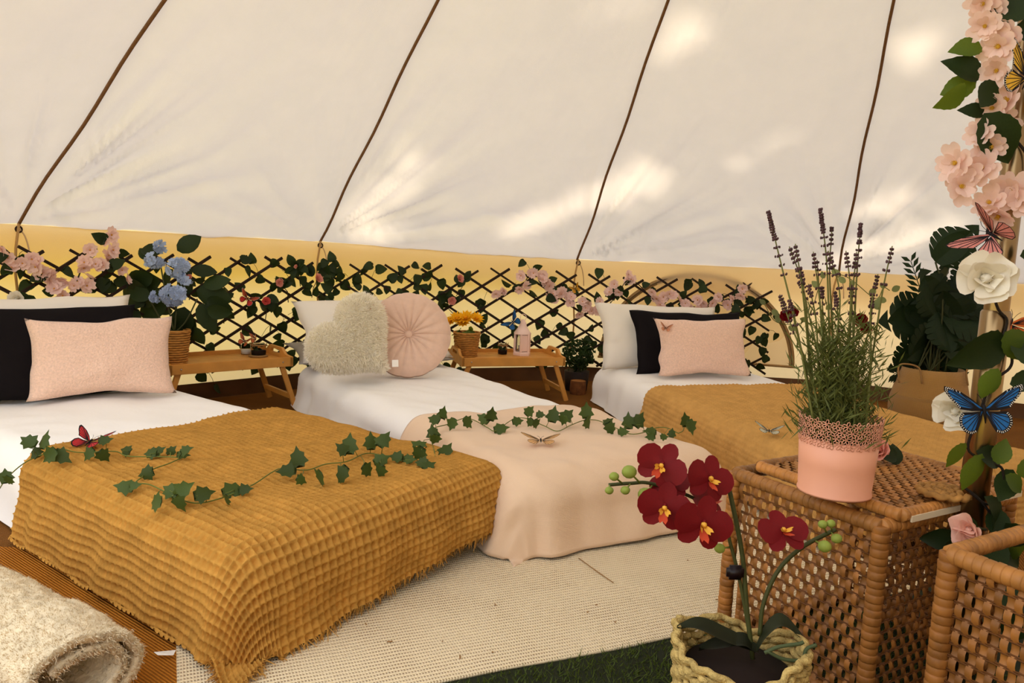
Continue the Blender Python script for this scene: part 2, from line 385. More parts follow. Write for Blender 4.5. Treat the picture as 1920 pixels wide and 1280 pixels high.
def cloth(name, k, xr, yr, step, top, hw, y0, y1, m, parent=None, r=.07, fold=.006, waffle=None, seed=1, floor=.006, p=3.0, flare=.12, thick=0, skew=0.0, edge=None, calm=None):
    nx = int((xr[1]-xr[0])/step)+1; ny = int((yr[1]-yr[0])/step)+1
    u = np.linspace(xr[0], xr[1], nx); v = np.linspace(yr[0], yr[1], ny); A, B = np.meshgrid(u, v, indexing='ij')
    Bc = B+skew*A*np.clip((B-yr[0])/(yr[1]-yr[0]), 0, 1)
    if edge: A, Bc = edge(A, Bc)
    # ripples at the hems, softer on top
    X, Y, Z, d = drape(A, Bc, hw, y0, y1, top, r, flare, p, floor)
    side = np.clip((d-.04)/.12, 0, 1)
    N = normals(X, Y, Z); N *= np.sign(N[nx//2, ny//2, 2])
    h = fold*(vnoise(A*7+Bc*2, Bc*7-A*2, seed)*.8+.5*vnoise(A*17, Bc*15+A*6, seed+1))
    h += side*fold*1.6*vnoise(Bc*13+A*.5, A*2+Bc*3, seed+2)+side*fold*1.4*vnoise(A*12, Bc*1.5, seed+3)
    if calm: h = h*np.where(B < calm, .25, 1)
    if waffle:
        c, dep = waffle
        rx = np.abs(np.cos(PI*(A/c)))**4; ry = np.abs(np.cos(PI*(B/c)))**4
        h = h+dep*np.maximum(rx, ry)
    P = np.stack([X, Y, Z], -1)+N*h[..., None]
    P[..., 2] = np.maximum(P[..., 2], floor)
    i = np.arange(nx*ny).reshape(nx, ny); F = np.stack([i[:-1, :-1], i[1:, :-1], i[1:, 1:], i[:-1, 1:]], -1).reshape(-1, 4)
    M = np.array(bed_frame(k)); Q = P.reshape(-1, 3)@M[:3, :3].T+M[:3, 3]
    o = mesh_np(name, Q, F, m, parent, np.stack([A, B], -1).reshape(-1, 2))
    if thick:
        md = o.modifiers.new('thickness', 'SOLIDIFY'); md.thickness = thick; md.offset = -1
    return o, Q.reshape(nx, ny, 3)
def weave_mat(name, c1, c2, sc, rough=.9, str_=.5, ratio=1.0, var=.1, dist=.0015, lo=.3, hi=.8):
    m = mat(name, c1, rough, spec=.08, sheen=.2); nt = m.node_tree; N = nt.nodes; L = nt.links; b = N['Principled BSDF']
    tc = N.new('ShaderNodeTexCoord'); w1 = N.new('ShaderNodeTexWave'); w2 = N.new('ShaderNodeTexWave'); w2.bands_direction = 'Y'
    nz = N.new('ShaderNodeTexNoise'); nz.inputs['Scale'].default_value = 9; nz.inputs['Detail'].default_value = 6
    for q, k in ((w1, 1), (w2, ratio)): q.inputs['Scale'].default_value = sc*k; q.inputs['Distortion'].default_value = 1.2; q.inputs['Detail Scale'].default_value = .6; L.new(tc.outputs['UV'], q.inputs['Vector'])
    L.new(tc.outputs['UV'], nz.inputs['Vector'])
    mx = N.new('ShaderNodeMath'); mx.operation = 'MAXIMUM'; L.new(w1.outputs['Fac'], mx.inputs[0]); L.new(w2.outputs['Fac'], mx.inputs[1])
    ad = N.new('ShaderNodeMath'); ad.operation = 'MULTIPLY_ADD'; L.new(nz.outputs['Fac'], ad.inputs[0]); ad.inputs[1].default_value = var*4; L.new(mx.outputs[0], ad.inputs[2])
    cr = N.new('ShaderNodeValToRGB'); cr.color_ramp.elements[0].position = lo; cr.color_ramp.elements[0].color = c2; cr.color_ramp.elements[1].position = hi; cr.color_ramp.elements[1].color = c1
    L.new(ad.outputs[0], cr.inputs[0]); L.new(cr.outputs[0], b.inputs['Base Color'])
    bp = N.new('ShaderNodeBump'); bp.inputs['Strength'].default_value = str_; bp.inputs['Distance'].default_value = dist
    L.new(mx.outputs[0], bp.inputs['Height']); L.new(bp.outputs[0], b.inputs['Normal'])
    return m
M_WHITE = mat('white_cotton', srgb(248, 243, 238), .9, spec=.05, bump=.15, bscale=60, sheen=.1)
M_MATT = mat('mattress_ticking', srgb(150, 140, 130), .9)
M_WAFFLE = mat('mustard_waffle', srgb(194, 141, 66), .95, spec=.05, var=.14, vscale=30, bump=.3, bscale=500)
M_WAFFLE3 = mat('tan_waffle', srgb(206, 156, 88), .95, spec=.05, var=.1, vscale=25, bump=.3, bscale=500)
M_WOOL = weave_mat('pink_beige_wool', srgb(236, 204, 172), srgb(216, 180, 146), 140, str_=.35, var=.06, dist=.001)

desc = {1: 'low single bed with white duvet under the mustard waffle throw', 2: 'low single bed with white duvet between the two tray tables', 3: 'low single bed with white duvet by the arched window'}
for k in (1, 2, 3):
    b = BEDS[k]; e = empty('bed', label=desc[k], cat='bed', group='beds around the pole'); hw = b['W']/2
    mb = MB(); mb.box((0, b['L']/2, .085), (b['W']-.08, b['L']-.08, .165), bev=.03); M = bed_frame(k)
    mb.v = [tuple(M @ Vector(p)) for p in mb.v]
    mb.build('mattress', M_MATT, e)
    cloth('duvet', k, (-hw-.16, hw+.16), (.03, b['L']+.05), .018, TOPZ-.004, hw+(.01), 0, b['L'], M_WHITE, e, r=.075, fold=.0075, seed=30+k, p=4, flare=.1, floor=.006, calm={1: .8, 2: .6, 3: 1.1}[k])
C = .0170
def hem(A, B): return A, B-.035*(-A/.4)*np.clip((.15-B)/.3, 0, 1)
bl1, Q1 = cloth('waffle_throw', 1, (-.36-.205, .36+.14), (-.150, .86), C/5, TOPZ+.012, .386, -.012, 3, M_WAFFLE, None, r=.065, fold=.008, waffle=(C, .0095), seed=51, p=2.6, flare=.16, floor=.008, skew=.04, edge=hem)
tag(bl1, 'mustard waffle throw with ragged fringe on the nearest bed', 'blanket', 'throws on the beds')
bl2, Q2 = cloth('wool_throw', 2, (-.34-.17, .34+.17), (-.165, .66), .009, TOPZ+.012, .352, -.012, 3, M_WOOL, None, r=.085, fold=.009, seed=61, p=5, flare=.15, floor=.006, thick=.004)
tag(bl2, 'plain pinkish beige throw on the middle bed', 'blanket', 'throws on the beds')
bl3, Q3 = cloth('waffle_throw', 3, (-.36-.18, .36+.22), (-.16, 1.17), C/3, TOPZ+.012, .386, -.012, 3, M_WAFFLE3, None, r=.07, fold=.008, waffle=(C, .0065), seed=71, p=2.6, flare=.2, floor=.006)
tag(bl3, 'tan waffle throw on the bed behind the lavender pot', 'blanket', 'throws on the beds')
def fringe(o, Q, edges, m, L=.02, dens=3, seed=2):
    rr = random.Random(seed); mb = MB()
    for line, outv in edges:
        for i in range(0, len(line)-1):
            for _ in range(dens):
                a = Vector(line[i]).lerp(Vector(line[i+1]), rr.random()); n = Vector(outv[i]) if len(outv) > i else Vector(outv[-1])
                l = L*rr.uniform(.4, 1.2); t = n.normalized()*l+Vector((rr.gauss(0, .35), rr.gauss(0, .35), rr.gauss(0, .35)))*l
                e = a+t; e.z = max(e.z, .004); s = Vector((rr.gauss(0, 1), rr.gauss(0, 1), rr.gauss(0, 1))).normalized()*.0011
                mb.add([a-s, a+s, e+s*.5, e-s*.5, a.lerp(e, .5)+s.cross(t.normalized())*1.5], [(0, 1, 2, 3), (0, 1, 4), (2, 3, 4)])
    f = mb.build('fringe', m, o, False); f['kind'] = 'stuff'
def outs(line, prev): return [Vector(a)-Vector(b) for a, b in zip(line, prev)]
fringe(bl1, Q1, [(Q1[:, 0], outs(Q1[:, 0], Q1[:, 4])), (Q1[-1, :, :], outs(Q1[-1], Q1[-5])), (Q1[0, :40], outs(Q1[0], Q1[4]))], M_WAFFLE, .017, 3)
# ------------------------------------------------------------------ pillows
def pillow_mesh(name, w, h, t, m, parent=None, n=28, pinch=.085, seed=1, crease=.004, e=.42):
    us = np.linspace(-1, 1, n); A, B = np.meshgrid(us, us, indexing='ij')
    V = []; Fs = []
    for s in (1, -1):
        prof = np.clip((1-A**2), 0, 1)**e*np.clip((1-B**2), 0, 1)**e
        X = A*w/2*(1-pinch*(1-B**2)); Y = B*h/2*(1-pinch*(1-A**2))
        X = X+.010*vnoise(A*2.5+3, B*2.5, seed+5); Y = Y+.010*vnoise(A*2.5, B*2.5+9, seed+6)
        Z = s*(t/2*prof+crease*prof**.3*(vnoise(A*3+7, B*3, seed)+.5*vnoise(A*7, B*7+A*3, seed+1))*s)
        i = np.arange(n*n).reshape(n, n)+len(V)*n*n
        F = np.stack([i[:-1, :-1], i[1:, :-1], i[1:, 1:], i[:-1, 1:]], -1).reshape(-1, 4)
        Fs.append(F if s > 0 else F[:, ::-1]); V.append(np.stack([X, Y+h/2, Z], -1).reshape(-1, 3))
    P = np.concatenate(V); F = np.concatenate(Fs)
    uv = np.concatenate([np.stack([A, B], -1).reshape(-1, 2)]*2)
    o = mesh_np(name, P, F, m, parent, uv)
    bm = bmesh.new(); bm.from_mesh(o.data); bmesh.ops.remove_doubles(bm, verts=bm.verts, dist=.0004); bm.to_mesh(o.data); bm.free()
    return o
def stand(bl, br, tilt, lift=0.0):
    bl, br = Vector(bl), Vector(br); x = (br-bl); x.z = 0; x.normalize(); z0 = Vector((x.y, -x.x, 0))
    if z0.y > 0: z0 = -z0                              # faces the camera side
    a = math.radians(tilt); y = Vector((0, 0, 1))*math.cos(a)-z0*math.sin(a); z = x.cross(y)
    c = (bl+br)/2; c.z += lift
    return frame(c, x, y, z)
M_TEDDY = mat('pink_teddy', srgb(240, 202, 180), 1, spec=.02, var=.10, vscale=170, bump=1.0, bscale=190, sheen=.3)
M_BLACK = mat('black_cotton', srgb(22, 17, 18), .85, spec=.1)
M_PILLOW = mat('pillowcase', srgb(236, 226, 212), .9, spec=.05, bump=.2, bscale=40)
M_GREY = mat('grey_satin', srgb(150, 142, 134), .5, spec=.3)
M_CUSH = mat('dusty_velvet', srgb(224, 188, 166), .85, spec=.1, sheen=.4, var=.05, vscale=40)
M_FLUFF = mat('cream_fluff', srgb(254, 248, 234), 1, spec=.02, var=.04, vscale=30, trans=.45, tcol=srgb(254, 246, 228))
def fuzz(o, m, step, L, seed, r=.0009):
    """short pile as real strands on the front of a cushion"""
    rr = random.Random(seed); me = o.data; mb = MB(); 
    for p in me.polygons:
        k = p.area/step; c = int(k)+(1 if rr.random() < k-int(k) else 0)
        if c == 0: continue
        vs = [me.vertices[i].co for i in p.vertices]
        for _ in range(c):
            a, b = rr.random(), rr.random(); q = vs[0].lerp(vs[1], a).lerp(vs[3 if len(vs) > 3 else 2].lerp(vs[2], a), b)
            n = p.normal if p.normal.dot(p.center) > 0 else -p.normal; l = L*rr.uniform(.6, 1.3); d = (n+Vector((rr.gauss(0, .45), rr.gauss(0, .45)-.25, rr.gauss(0, .45)))).normalized()
            s = d.cross(Vector((rr.gauss(0, 1), rr.gauss(0, 1), rr.gauss(0, 1)))).normalized()*r
            tip = q+d*l; mid = q+d*l*.55+n*l*.1; mb.add([q-s, q+s, mid+s, mid-s, tip], [(0, 1, 2, 3), (3, 2, 4)])
    f = mb.build('pile', m, o, False); f['kind'] = 'stuff'; return f
def pil(name, label, w, h, t, m, bl, br, tilt, grp='pillows on the beds', lift=0, **kw):
    o = pillow_mesh(name, w, h, t, m, **kw); o.matrix_world = stand(bl, br, tilt, lift); return tag(o, label, 'pillow', grp)
# bed 1
pil('throw_pillow', 'pink teddy pillow leaning on black pillow, nearest bed', .42, .262, .12, M_TEDDY, px(56, 753, .2), px(328, 735, .2), 20, seed=3)
pil('bed_pillow', 'black pillow behind pink pillow on the nearest bed', .62, .33, .11, M_BLACK, Vector((-2.44, 0.98, .185)), Vector((-1.97, 1.36, .185)), 30, seed=5)
pil('bed_pillow', 'white pillow behind black pillow on the nearest bed', .66, .36, .11, M_PILLOW, Vector((-2.51, 1.05, .185)), Vector((-2.03, 1.44, .185)), 34, seed=6, lift=.01)
# bed 3
pil('throw_pillow', 'pink teddy pillow leaning on black pillow by arched window', .435, .262, .12, M_TEDDY, px(1232, 704, .2), px(1410, 706, .2), 22, seed=8)
pil('bed_pillow', 'black pillow behind pink pillow on the bed by the window', .56, .30, .10, M_BLACK, Vector((-.17, 2.17, .185)), Vector((.33, 2.29, .185)), 24, seed=9)
pil('bed_pillow', 'plump white pillow behind black pillow, bed by the window', .62, .32, .15, M_PILLOW, Vector((-.33, 2.26, .185)), Vector((.27, 2.41, .185)), 24, seed=10)
# bed 2
f2 = bed_frame(2)
pil('bed_pillow', 'white pillow with grey underside behind heart cushion', .66, .34, .15, M_PILLOW, Vector((-1.60, 1.88, .22)), Vector((-.98, 2.20, .22)), 48, seed=12)
pil('bed_pillow', 'grey satin pillow under the white pillow, middle bed', .68, .36, .07, M_GREY, Vector((-1.64, 1.86, .215)), Vector((-.95, 2.21, .215)), 84, seed=13)
# round pleated cushion
e = empty('round_cushion', label='round pleated dusty pink cushion with centre button', cat='cushion')
D = .335
def disc(u, v):
    rr_ = u*1.0; th = v*2*PI
    ple = np.abs(np.sin(th*9))**.6
    R_ = D/2*rr_; prof = np.sqrt(np.clip(1-np.abs(rr_*2-1.06)**2.2, 0, 1)); prof = np.where(rr_ < .5, np.maximum(prof, .38), prof)
    z = .06*prof*(.84+.16*ple*np.clip(1.3-rr_, 0, 1))
    R_ = R_*(1+.015*(ple-.5)*rr_)
    return R_*np.cos(th), R_*np.sin(th)+D/2, z
P, F, uv = grid(22, 145, disc); mesh_np('cushion_front', P, F, M_CUSH, e, uv)
P2 = P.copy(); P2[:, 2] *= -1; mesh_np('cushion_back', P2, F[:, ::-1], M_CUSH, e, uv)
mb = MB(); mb.ball((0, D/2, .026), .016, 14, 8, sc=(1, 1, .6)); mb.build('button', M_CUSH, e)
cR = px(765, 707, .195); e.matrix_world = stand(cR-Vector((.15, .03, 0)), cR+Vector((.15, .03, 0)), 16)
# fluffy heart cushion
def heart_pts(n=60):
    pts = []
    for k in range(n):
        t = 2*PI*k/n; pts.append((16*math.sin(t)**3, 13*math.cos(t)-5*math.cos(2*t)-2*math.cos(3*t)-math.cos(4*t)))
    return np.array(pts)/17
hp = heart_pts(72)
e = empty('heart_cushion', label='fluffy cream heart cushion on the middle bed', cat='cushion')
def hsurf(u, v):
    idx = (v*72); i0 = np.floor(idx).astype(int) % 72; fr_ = idx-np.floor(idx); H = hp[i0]*(1-fr_)[..., None]+hp[(i0+1) % 72]*fr_[..., None]
    s = np.sin(u*PI)**.75; z = .075*np.cos(u*PI)*np.abs(np.cos(u*PI))**-.25*1.0
    z = .072*np.sign(np.cos(u*PI))*np.abs(np.cos(u*PI))**.6
    return H[..., 0]*.172*s, H[..., 1]*.172*s*.98+.02*0, z
P, F, uv = grid(25, 73, hsurf)
ho = mesh_np('heart_body', P, F, M_FLUFF, e, uv); fuzz(ho, M_FLUFF, 1.1e-5, .020, 5, .0011)
mb = MB(); 
c0 = px(662, 712, .2)
xh = Vector((.93, .36, 0)).normalized(); a = math.radians(14); bk = Vector((-.36, .93, 0)).normalized()
yh = Vector((0, 0, 1))*math.cos(a)+bk*math.sin(a); zh = xh.cross(yh)
roll = math.radians(45)                               # the heart lies on its side
xr_ = xh*math.cos(roll)+yh*math.sin(roll); yr_ = yh*math.cos(roll)-xh*math.sin(roll)
hM = frame(c0+yh*.155-bk*.02, xr_, yr_, zh); e.matrix_world = hM
mb = MB(); lq = hM.inverted() @ (pxd(741, 681, depth_of(c0)-.03)); mb.box((0, 0, 0), (.024, .026, .0015), M=Matrix.Translation(lq) @ hM.to_3x3().inverted().to_4x4() @ frame((0, 0, 0), xh, yh, zh)); mb.build('care_label', mat('label_white', srgb(236, 228, 218), .8), e, False)
# ------------------------------------------------------------------ plant pieces (meshes shared by copies)
def leafmat(name, col, tcol=None, tr=.25, var=.3):
    m = mat(name, col, .55, spec=.25, trans=tr, tcol=tcol or tuple(min(1, c*1.6) for c in col[:3])+(1,), var=.12, vscale=30)
    nt = m.node_tree; N = nt.nodes; L = nt.links; oi = N.new('ShaderNodeObjectInfo')
    hs = N.new('ShaderNodeHueSaturation'); mr = N.new('ShaderNodeMapRange'); mr.inputs['To Min'].default_value = 1-var; mr.inputs['To Max'].default_value = 1+var
    L.new(oi.outputs['Random'], mr.inputs['Value']); L.new(mr.outputs[0], hs.inputs['Value'])
    b = N['Principled BSDF']; src = b.inputs['Base Color'].links[0].from_socket; L.new(src, hs.inputs['Color']); L.new(hs.outputs[0], b.inputs['Base Color'])
    return m
M_LEAF = leafmat('silk_leaf_dark', srgb(38, 52, 20)); M_IVY = leafmat('ivy_leaf', srgb(66, 82, 34)); M_LEAFG = leafmat('silk_leaf_green', srgb(74, 96, 28), srgb(140, 160, 40), .3)
M_STEM = mat('green_stem', srgb(60, 62, 26), .6); M_STEMD = mat('dark_stem', srgb(36, 26, 18), .7); M_STEML = mat('light_stem', srgb(104, 112, 44), .6)
M_BLOS = mat('pink_blossom', srgb(246, 216, 208), .8, spec=.1, trans=.3, tcol=srgb(248, 212, 198), var=.08, vscale=40)
M_BLOSC = mat('blossom_heart', srgb(212, 150, 60), .8)
def leaf_mesh(outline, fold=.25, curl=.15, name='leaf', m=None):
    """outline: half outline [(x>=0, y)] from stalk (0,0) to tip; mirrored, folded on the midrib"""
    n = len(outline); v = []; f = []
    for x, y in outline: v.append((0, y, -curl*y*y*1.0))
    for s in (1, -1):
        for x, y in outline: v.append((s*x, y, fold*x-curl*y*y))
    for k in range(n-1):
        f.append((k, n+k, n+k+1, k+1)); f.append((k, k+1, 2*n+k+1, 2*n+k))
    return mesh_obj(name, v, f, m, None)
HEART = [(0.0, 0), (.34, -.10), (.48, .12), (.46, .38), (.33, .66), (.16, .88), (0, 1.05)]
OVATE = [(0, 0), (.2, .1), (.33, .3), (.36, .5), (.3, .72), (.17, .9), (0, 1.05)]
LANCE = [(0, 0), (.1, .15), (.16, .35), (.16, .55), (.11, .78), (.05, .92), (0, 1)]
IVYO = [(0, 0), (.26, -.14), (.30, .04), (.52, .12), (.33, .40), (.36, .58), (.14, .70), (0, 1.0)]
def stash(o):                                          # prototypes live only as mesh data
    me = o.data; bpy.data.objects.remove(o); return me
ME_HEART = [stash(leaf_mesh(HEART, f, c, 'leaf', M_LEAF)) for f, c in ((.3, .15), (-.2, .3), (.15, -.15))]
ME_OVATE = [stash(leaf_mesh(OVATE, f, c, 'leaf', M_LEAF)) for f, c in ((.35, .25), (-.2, .3))]
ME_OVATEG = [stash(leaf_mesh(OVATE, f, c, 'leaf', M_LEAFG)) for f, c in ((.35, .25), (-.25, .3), (.15, -.2))]
ME_IVY = [stash(leaf_mesh(IVYO, f, c, 'leaf', M_IVY)) for f, c in ((.2, .2), (-.3, .25), (.45, -.1))]
def put(me, name, M, parent):
    o = bpy.data.objects.new(name, me); COL.objects.link(o); o.parent = parent
    if parent is not None: o.matrix_parent_inverse = Matrix.Identity(4)
    o.matrix_local = M; return o
def petal(mb, ang, l, w, cup, lift, mi=0, z0=0, notch=.12, M=None):
    rows = [(0, .18), (.4, .8), (.75, 1.0), (1.0, .62)]; v = []; f = []
    for t, ww in rows:
        for s in (-1, 0, 1):
            x = t*l*(1-(notch if (t == 1 and s == 0) else 0)); y = s*w/2*ww
            v.append((x*math.cos(lift), y, z0+x*math.sin(lift)+cup*(abs(s)*.5+t*t)*l))
    for i in range(3):
        for j in range(2): f.append((i*3+j, i*3+3+j, i*3+4+j, i*3+1+j))
    R = Matrix.Rotation(ang, 4, 'Z')
    mb.add(v, f, mi, (M @ R) if M is not None else R)
def blossom_mesh(name='blossom', mats=None, seed=1, layers=((5, 1.0, .15), (5, .62, .6))):
    rr = random.Random(seed); mb = MB()
    for k, (n, l, lift) in enumerate(layers):
        for j in range(n): petal(mb, 2*PI*(j+.5*k)/n+rr.gauss(0, .1), l*rr.uniform(.9, 1.1), l*1.0, .12, lift+rr.gauss(0, .1), 0, .03*k)
    mb.ball((0, 0, .12), .12, 6, 4, 1)
    return stash(mb.build(name, mats or [M_BLOS, M_BLOSC]))
ME_BLOS = [blossom_mesh(seed=s) for s in (1, 2, 3)]
def rose_mesh(name, m, mh=None, seed=1, open_=1.0):
    rr = random.Random(seed); mb = MB()
    for k, (n, l, lift, cup) in enumerate(((3, .5, 1.45, .3), (4, .75, 1.2, .25), (5, .95, .85*1/open_, .2), (5, 1.08, .5/open_, .12))):
        for j in range(n): petal(mb, 2*PI*j/n+k*.7+rr.gauss(0, .08), l, l*1.25, cup*.5, lift+rr.gauss(0, .06), 0, 0, .02)
    mb.ball((0, 0, .3), .22, 7, 5, 0, sc=(1, 1, 1.3))
    return stash(mb.build(name, [m, m]))
M_ROSEP = mat('pink_silk_rose', srgb(232, 160, 140), .7, spec=.1, trans=.2, var=.15, vscale=60)
M_ROSEW = mat('white_silk_rose', srgb(246, 238, 222), .8, spec=.1, trans=.25, tcol=srgb(246, 236, 210))
M_ROSER = mat('red_silk_rose', srgb(128, 16, 22), .7, spec=.15, trans=.15)
M_ROSEC = mat('coral_silk_rose', srgb(222, 92, 84), .7, spec=.15, trans=.2)
ME_ROSEP = rose_mesh('rose', M_ROSEP, seed=2); ME_ROSEW = rose_mesh('rose', M_ROSEW, seed=4); ME_ROSER = rose_mesh('rose', M_ROSER, seed=5); ME_ROSEC = rose_mesh('rose', M_ROSEC, seed=6)

# ------------------------------------------------------------------ trellis panels
RTR = 2.97
def wp(s, z, r=RTR): t = s/2.98; return Vector((r*math.cos(t), r*math.sin(t), z))
M_SLAT = mat('dark_willow', srgb(44, 28, 18), .8, var=.25, vscale=50)
def facing(s): t = s/2.98; return Vector((-math.cos(t), -math.sin(t), 0))
def trellis(label, s_lo, s_hi, ztop, zbot, pitch, slope, f0, r0, nleaf, seed):
    rr = random.Random(seed); e = empty('willow_trellis', label=label, cat='trellis', group='trellises along the wall'); lines = []
    for d, st in ((1, f0), (-1, r0)):                  # 1: falls to the right, -1: rises to the right
        for k in range(-8, 40):
            s0 = st-k*pitch+rr.gauss(0, .006); z_ = ztop(s0)+rr.uniform(-.008, .018)
            if d > 0: a = (s0, z_); b = (s0-(z_-zbot)/slope, zbot)
            else: a = (s0, z_); b = (s0+(z_-zbot)/slope, zbot)
            # clip to the panel ends
            pts = []
            for t in np.linspace(0, 1, 200):
                s = a[0]+(b[0]-a[0])*t; z = a[1]+(b[1]-a[1])*t
                if s_lo-.02*rr.random() <= s <= s_hi: pts.append((s, z))
            if len(pts) < 18: continue
            lines.append((pts[0], pts[-1], d))
    mbx = {}
    for (a, b, d) in lines:
        A = wp(*a, RTR+.005*d); B = wp(*b, RTR+.005*d); v = B-A; L = v.length
        if 'slat' not in mbx:
            mb = MB(); mb.box((0, 0, 0), (1, .0115, .008)); mbx['slat'] = stash(mb.build('slat', M_SLAT, None, False))
        x = v.normalized(); zf = facing((a[0]+b[0])/2); y = zf.cross(x).normalized(); zf = x.cross(y)
        M = frame((A+B)/2, x, y, zf) @ Matrix.Diagonal((L, rr.uniform(.85, 1.1), 1, 1)); put(mbx['slat'], 'slat', M, e)
    stems = MB()
    for _ in range(nleaf):
        a, b, d = rr.choice(lines); t = rr.random(); s = a[0]+(b[0]-a[0])*t+rr.gauss(0, .012); z = a[1]+(b[1]-a[1])*t
        base = wp(s, z, RTR-.008); out = facing(s); tan = Vector((out.y, -out.x, 0))
        off = tan*rr.gauss(0, .03)+Vector((0, 0, rr.gauss(.004, .03)))+out*rr.uniform(.005, .03); p = base+off
        an = rr.uniform(0, 2*PI) if rr.random() < .5 else rr.gauss(PI, .7)
        yv = (tan*math.sin(an)+Vector((0, 0, 1))*math.cos(an)).normalized(); zv = (out+Vector((rr.gauss(0, .45), rr.gauss(0, .45), rr.gauss(.1, .4)))).normalized()
        xv = yv.cross(zv).normalized(); zv = xv.cross(yv); sc = rr.uniform(.036, .056)
        put(rr.choice(ME_HEART), 'leaf', frame(p, xv, yv, zv) @ Matrix.Scale(sc, 4), e)
        stems.tube([base, base.lerp(p, .6)+Vector((0, 0, .008)), p], .0011, 3)
    so_ = stems.build('leaf_stems', M_STEM, e); so_['kind'] = 'stuff'
    return e
trellis('dark willow trellis with ivy leaves behind the hydrangea', 6.50, 8.25, lambda s: .612+.022*(s-6.7), .12, .163, .60, 7.69, 7.45, 125, 3)
trellis('long dark willow trellis with ivy leaves behind two beds', 4.05, 6.46, lambda s: .600-.016*(6.3-s), .09, .183, .61, 6.30, 6.19, 230, 4)

def garland(name, label, cat, pts, r, mesh_list, size, seed, group=None, leaf=ME_HEART, nleaf=10, lsize=.045, pname='blossom'):
    rr = random.Random(seed); e = empty(name, label=label, cat=cat, group=group); P = []
    for x, y in pts:
        p = pxr(x, y, r+rr.uniform(-.02, .01)); P.append(p); out = (Vector(CAM)-p).normalized()
        d = (out+Vector((rr.gauss(0, .5), rr.gauss(0, .5), rr.gauss(0, .5)))).normalized()
        put(rr.choice(mesh_list), pname, look(p, d, rr.uniform(0, 6), size*rr.uniform(.8, 1.15)), e)
    order = sorted(P, key=lambda q: q.x)
    mb = MB(); mb.tube(smooth_path([q-(Vector(CAM)-q).normalized()*.015+Vector((0, 0, rr.gauss(0, .004))) for q in order[::3]], 4), .0025, 4); mb.build('vine', M_STEMD, e)
    for _ in range(nleaf):
        q = rr.choice(P)+Vector((rr.gauss(0, .03), rr.gauss(0, .02), rr.gauss(0, .03))); out = (Vector(CAM)-q).normalized()
        put(rr.choice(leaf), 'leaf', look(q, out+Vector((rr.gauss(0, .5), rr.gauss(0, .5), rr.gauss(0, .5))), rr.uniform(0, 6), lsize*rr.uniform(.8, 1.2)), e)
    return e
c6 = [(20, 300), (90, 400), (140, 530), (270, 470), (460, 450), (430, 510), (500, 590), (590, 650), (760, 660), (650, 780), (760, 860), (890, 740), (1040, 740), (1070, 640), (1010, 460), (1150, 480), (1220, 490), (1300, 380), (1350, 310), (1080, 310), (1250, 190), (1330, 130), (1460, 550), (1520, 660), (380, 420), (560, 600), (700, 720), (930, 690), (1000, 520), (1290, 440)]
garland('blossom_garland', 'pink blossom garland on trellis beside the blue hydrangea', 'garland', [(x/6.4, 420+y/6.4) for x, y in c6], 2.90, ME_BLOS, .029, 11, 'pink blossom garlands')
c3 = [(0, 310), (60, 350), (90, 380), (100, 460), (180, 430), (130, 480), (220, 450), (230, 500), (240, 460), (310, 490), (290, 570), (350, 510), (370, 550), (420, 490), (450, 540), (480, 430), (510, 380), (540, 430), (600, 320), (620, 350), (590, 360), (750, 430), (780, 470), (800, 510), (880, 450), (920, 480), (860, 440), (950, 550), (990, 530), (1040, 480), (1080, 500), (1110, 540), (1130, 500), (1170, 460), (1220, 490), (1260, 470), (1230, 510), (1320, 410), (1310, 450), (330, 530), (400, 540), (820, 460), (1060, 530), (960, 500)]
c2 = [(1590, 310), (1650, 290), (1700, 330), (1740, 350), (1760, 370), (1460, 400), (1490, 400), (1440, 420), (1580, 390), (1620, 370), (1780, 420), (1830, 420), (1870, 440), (1720, 310)]
garland('blossom_garland', 'long pale pink blossom garland on trellis toward arched window', 'garland', [(480+x/3.2, 420+y/3.2) for x, y in c2]+[(1000+x/3.368, 420+y/3.368) for x, y in c3], 2.90, ME_BLOS, .029, 12, 'pink blossom garlands', nleaf=16)
# single-stem roses tucked in the trellis, each with its own dark leaves
def rose(label, x, y, me, size, seed, r=2.90, nleaf=5, ls=.05, d=None):
    rr = random.Random(seed); p = pxr(x, y, r); e = empty('silk_rose', p, label=label, cat='flower'); out = (Vector(CAM)-p).normalized()
    put(me, 'rose_head', look((0, 0, 0), d or (out+Vector((rr.gauss(0, .5), rr.gauss(0, .3), rr.gauss(.4, .4)))), rr.uniform(0, 6), size), e)
    for k in range(nleaf):
        a = rr.uniform(0, 2*PI); q = Vector((math.cos(a)*size*1.2, .01, math.sin(a)*size*1.1))
        put(rr.choice(ME_OVATE), 'leaf', look(q, out+Vector((rr.gauss(0, .5), rr.gauss(0, .5), rr.gauss(0, .5))), rr.uniform(0, 6), ls*rr.uniform(.8, 1.2)), e)
    mb = MB(); mb.tube([(0, .005, 0), (rr.gauss(0, .02), .02, -.04), (rr.gauss(0, .03), .04, -.09)], .002, 4); mb.build('stem', M_STEMD, e)
    return e
rose('pink silk rose on trellis above the white bed pillow', 595, 523, ME_ROSEP, .024, 1)
rose('pink rose bud at the top of trellis above sunflowers', 861, 523, ME_ROSEP, .022, 2)
rose('small pink rose in dark leaves near the panel gap', 524, 530, ME_ROSEP, .020, 3, nleaf=9)
rose('small coral red rose on trellis above candle jar', 499, 565, ME_ROSEC, .019, 4, nleaf=7)
rose('pale pink rose on trellis left of the heart cushion', 614, 573, ME_BLOS[0], .026, 5)
rose('long pink rose bud on trellis behind the sunflowers', 847, 564, ME_ROSEP, .022, 6, nleaf=8)
rose('pink rose half hidden behind the heart cushion', 650, 592, ME_ROSEP, .022, 7)
rose('peach rose on trellis right of the blue hydrangea', 411, 569, ME_ROSEP, .024, 8, nleaf=9)
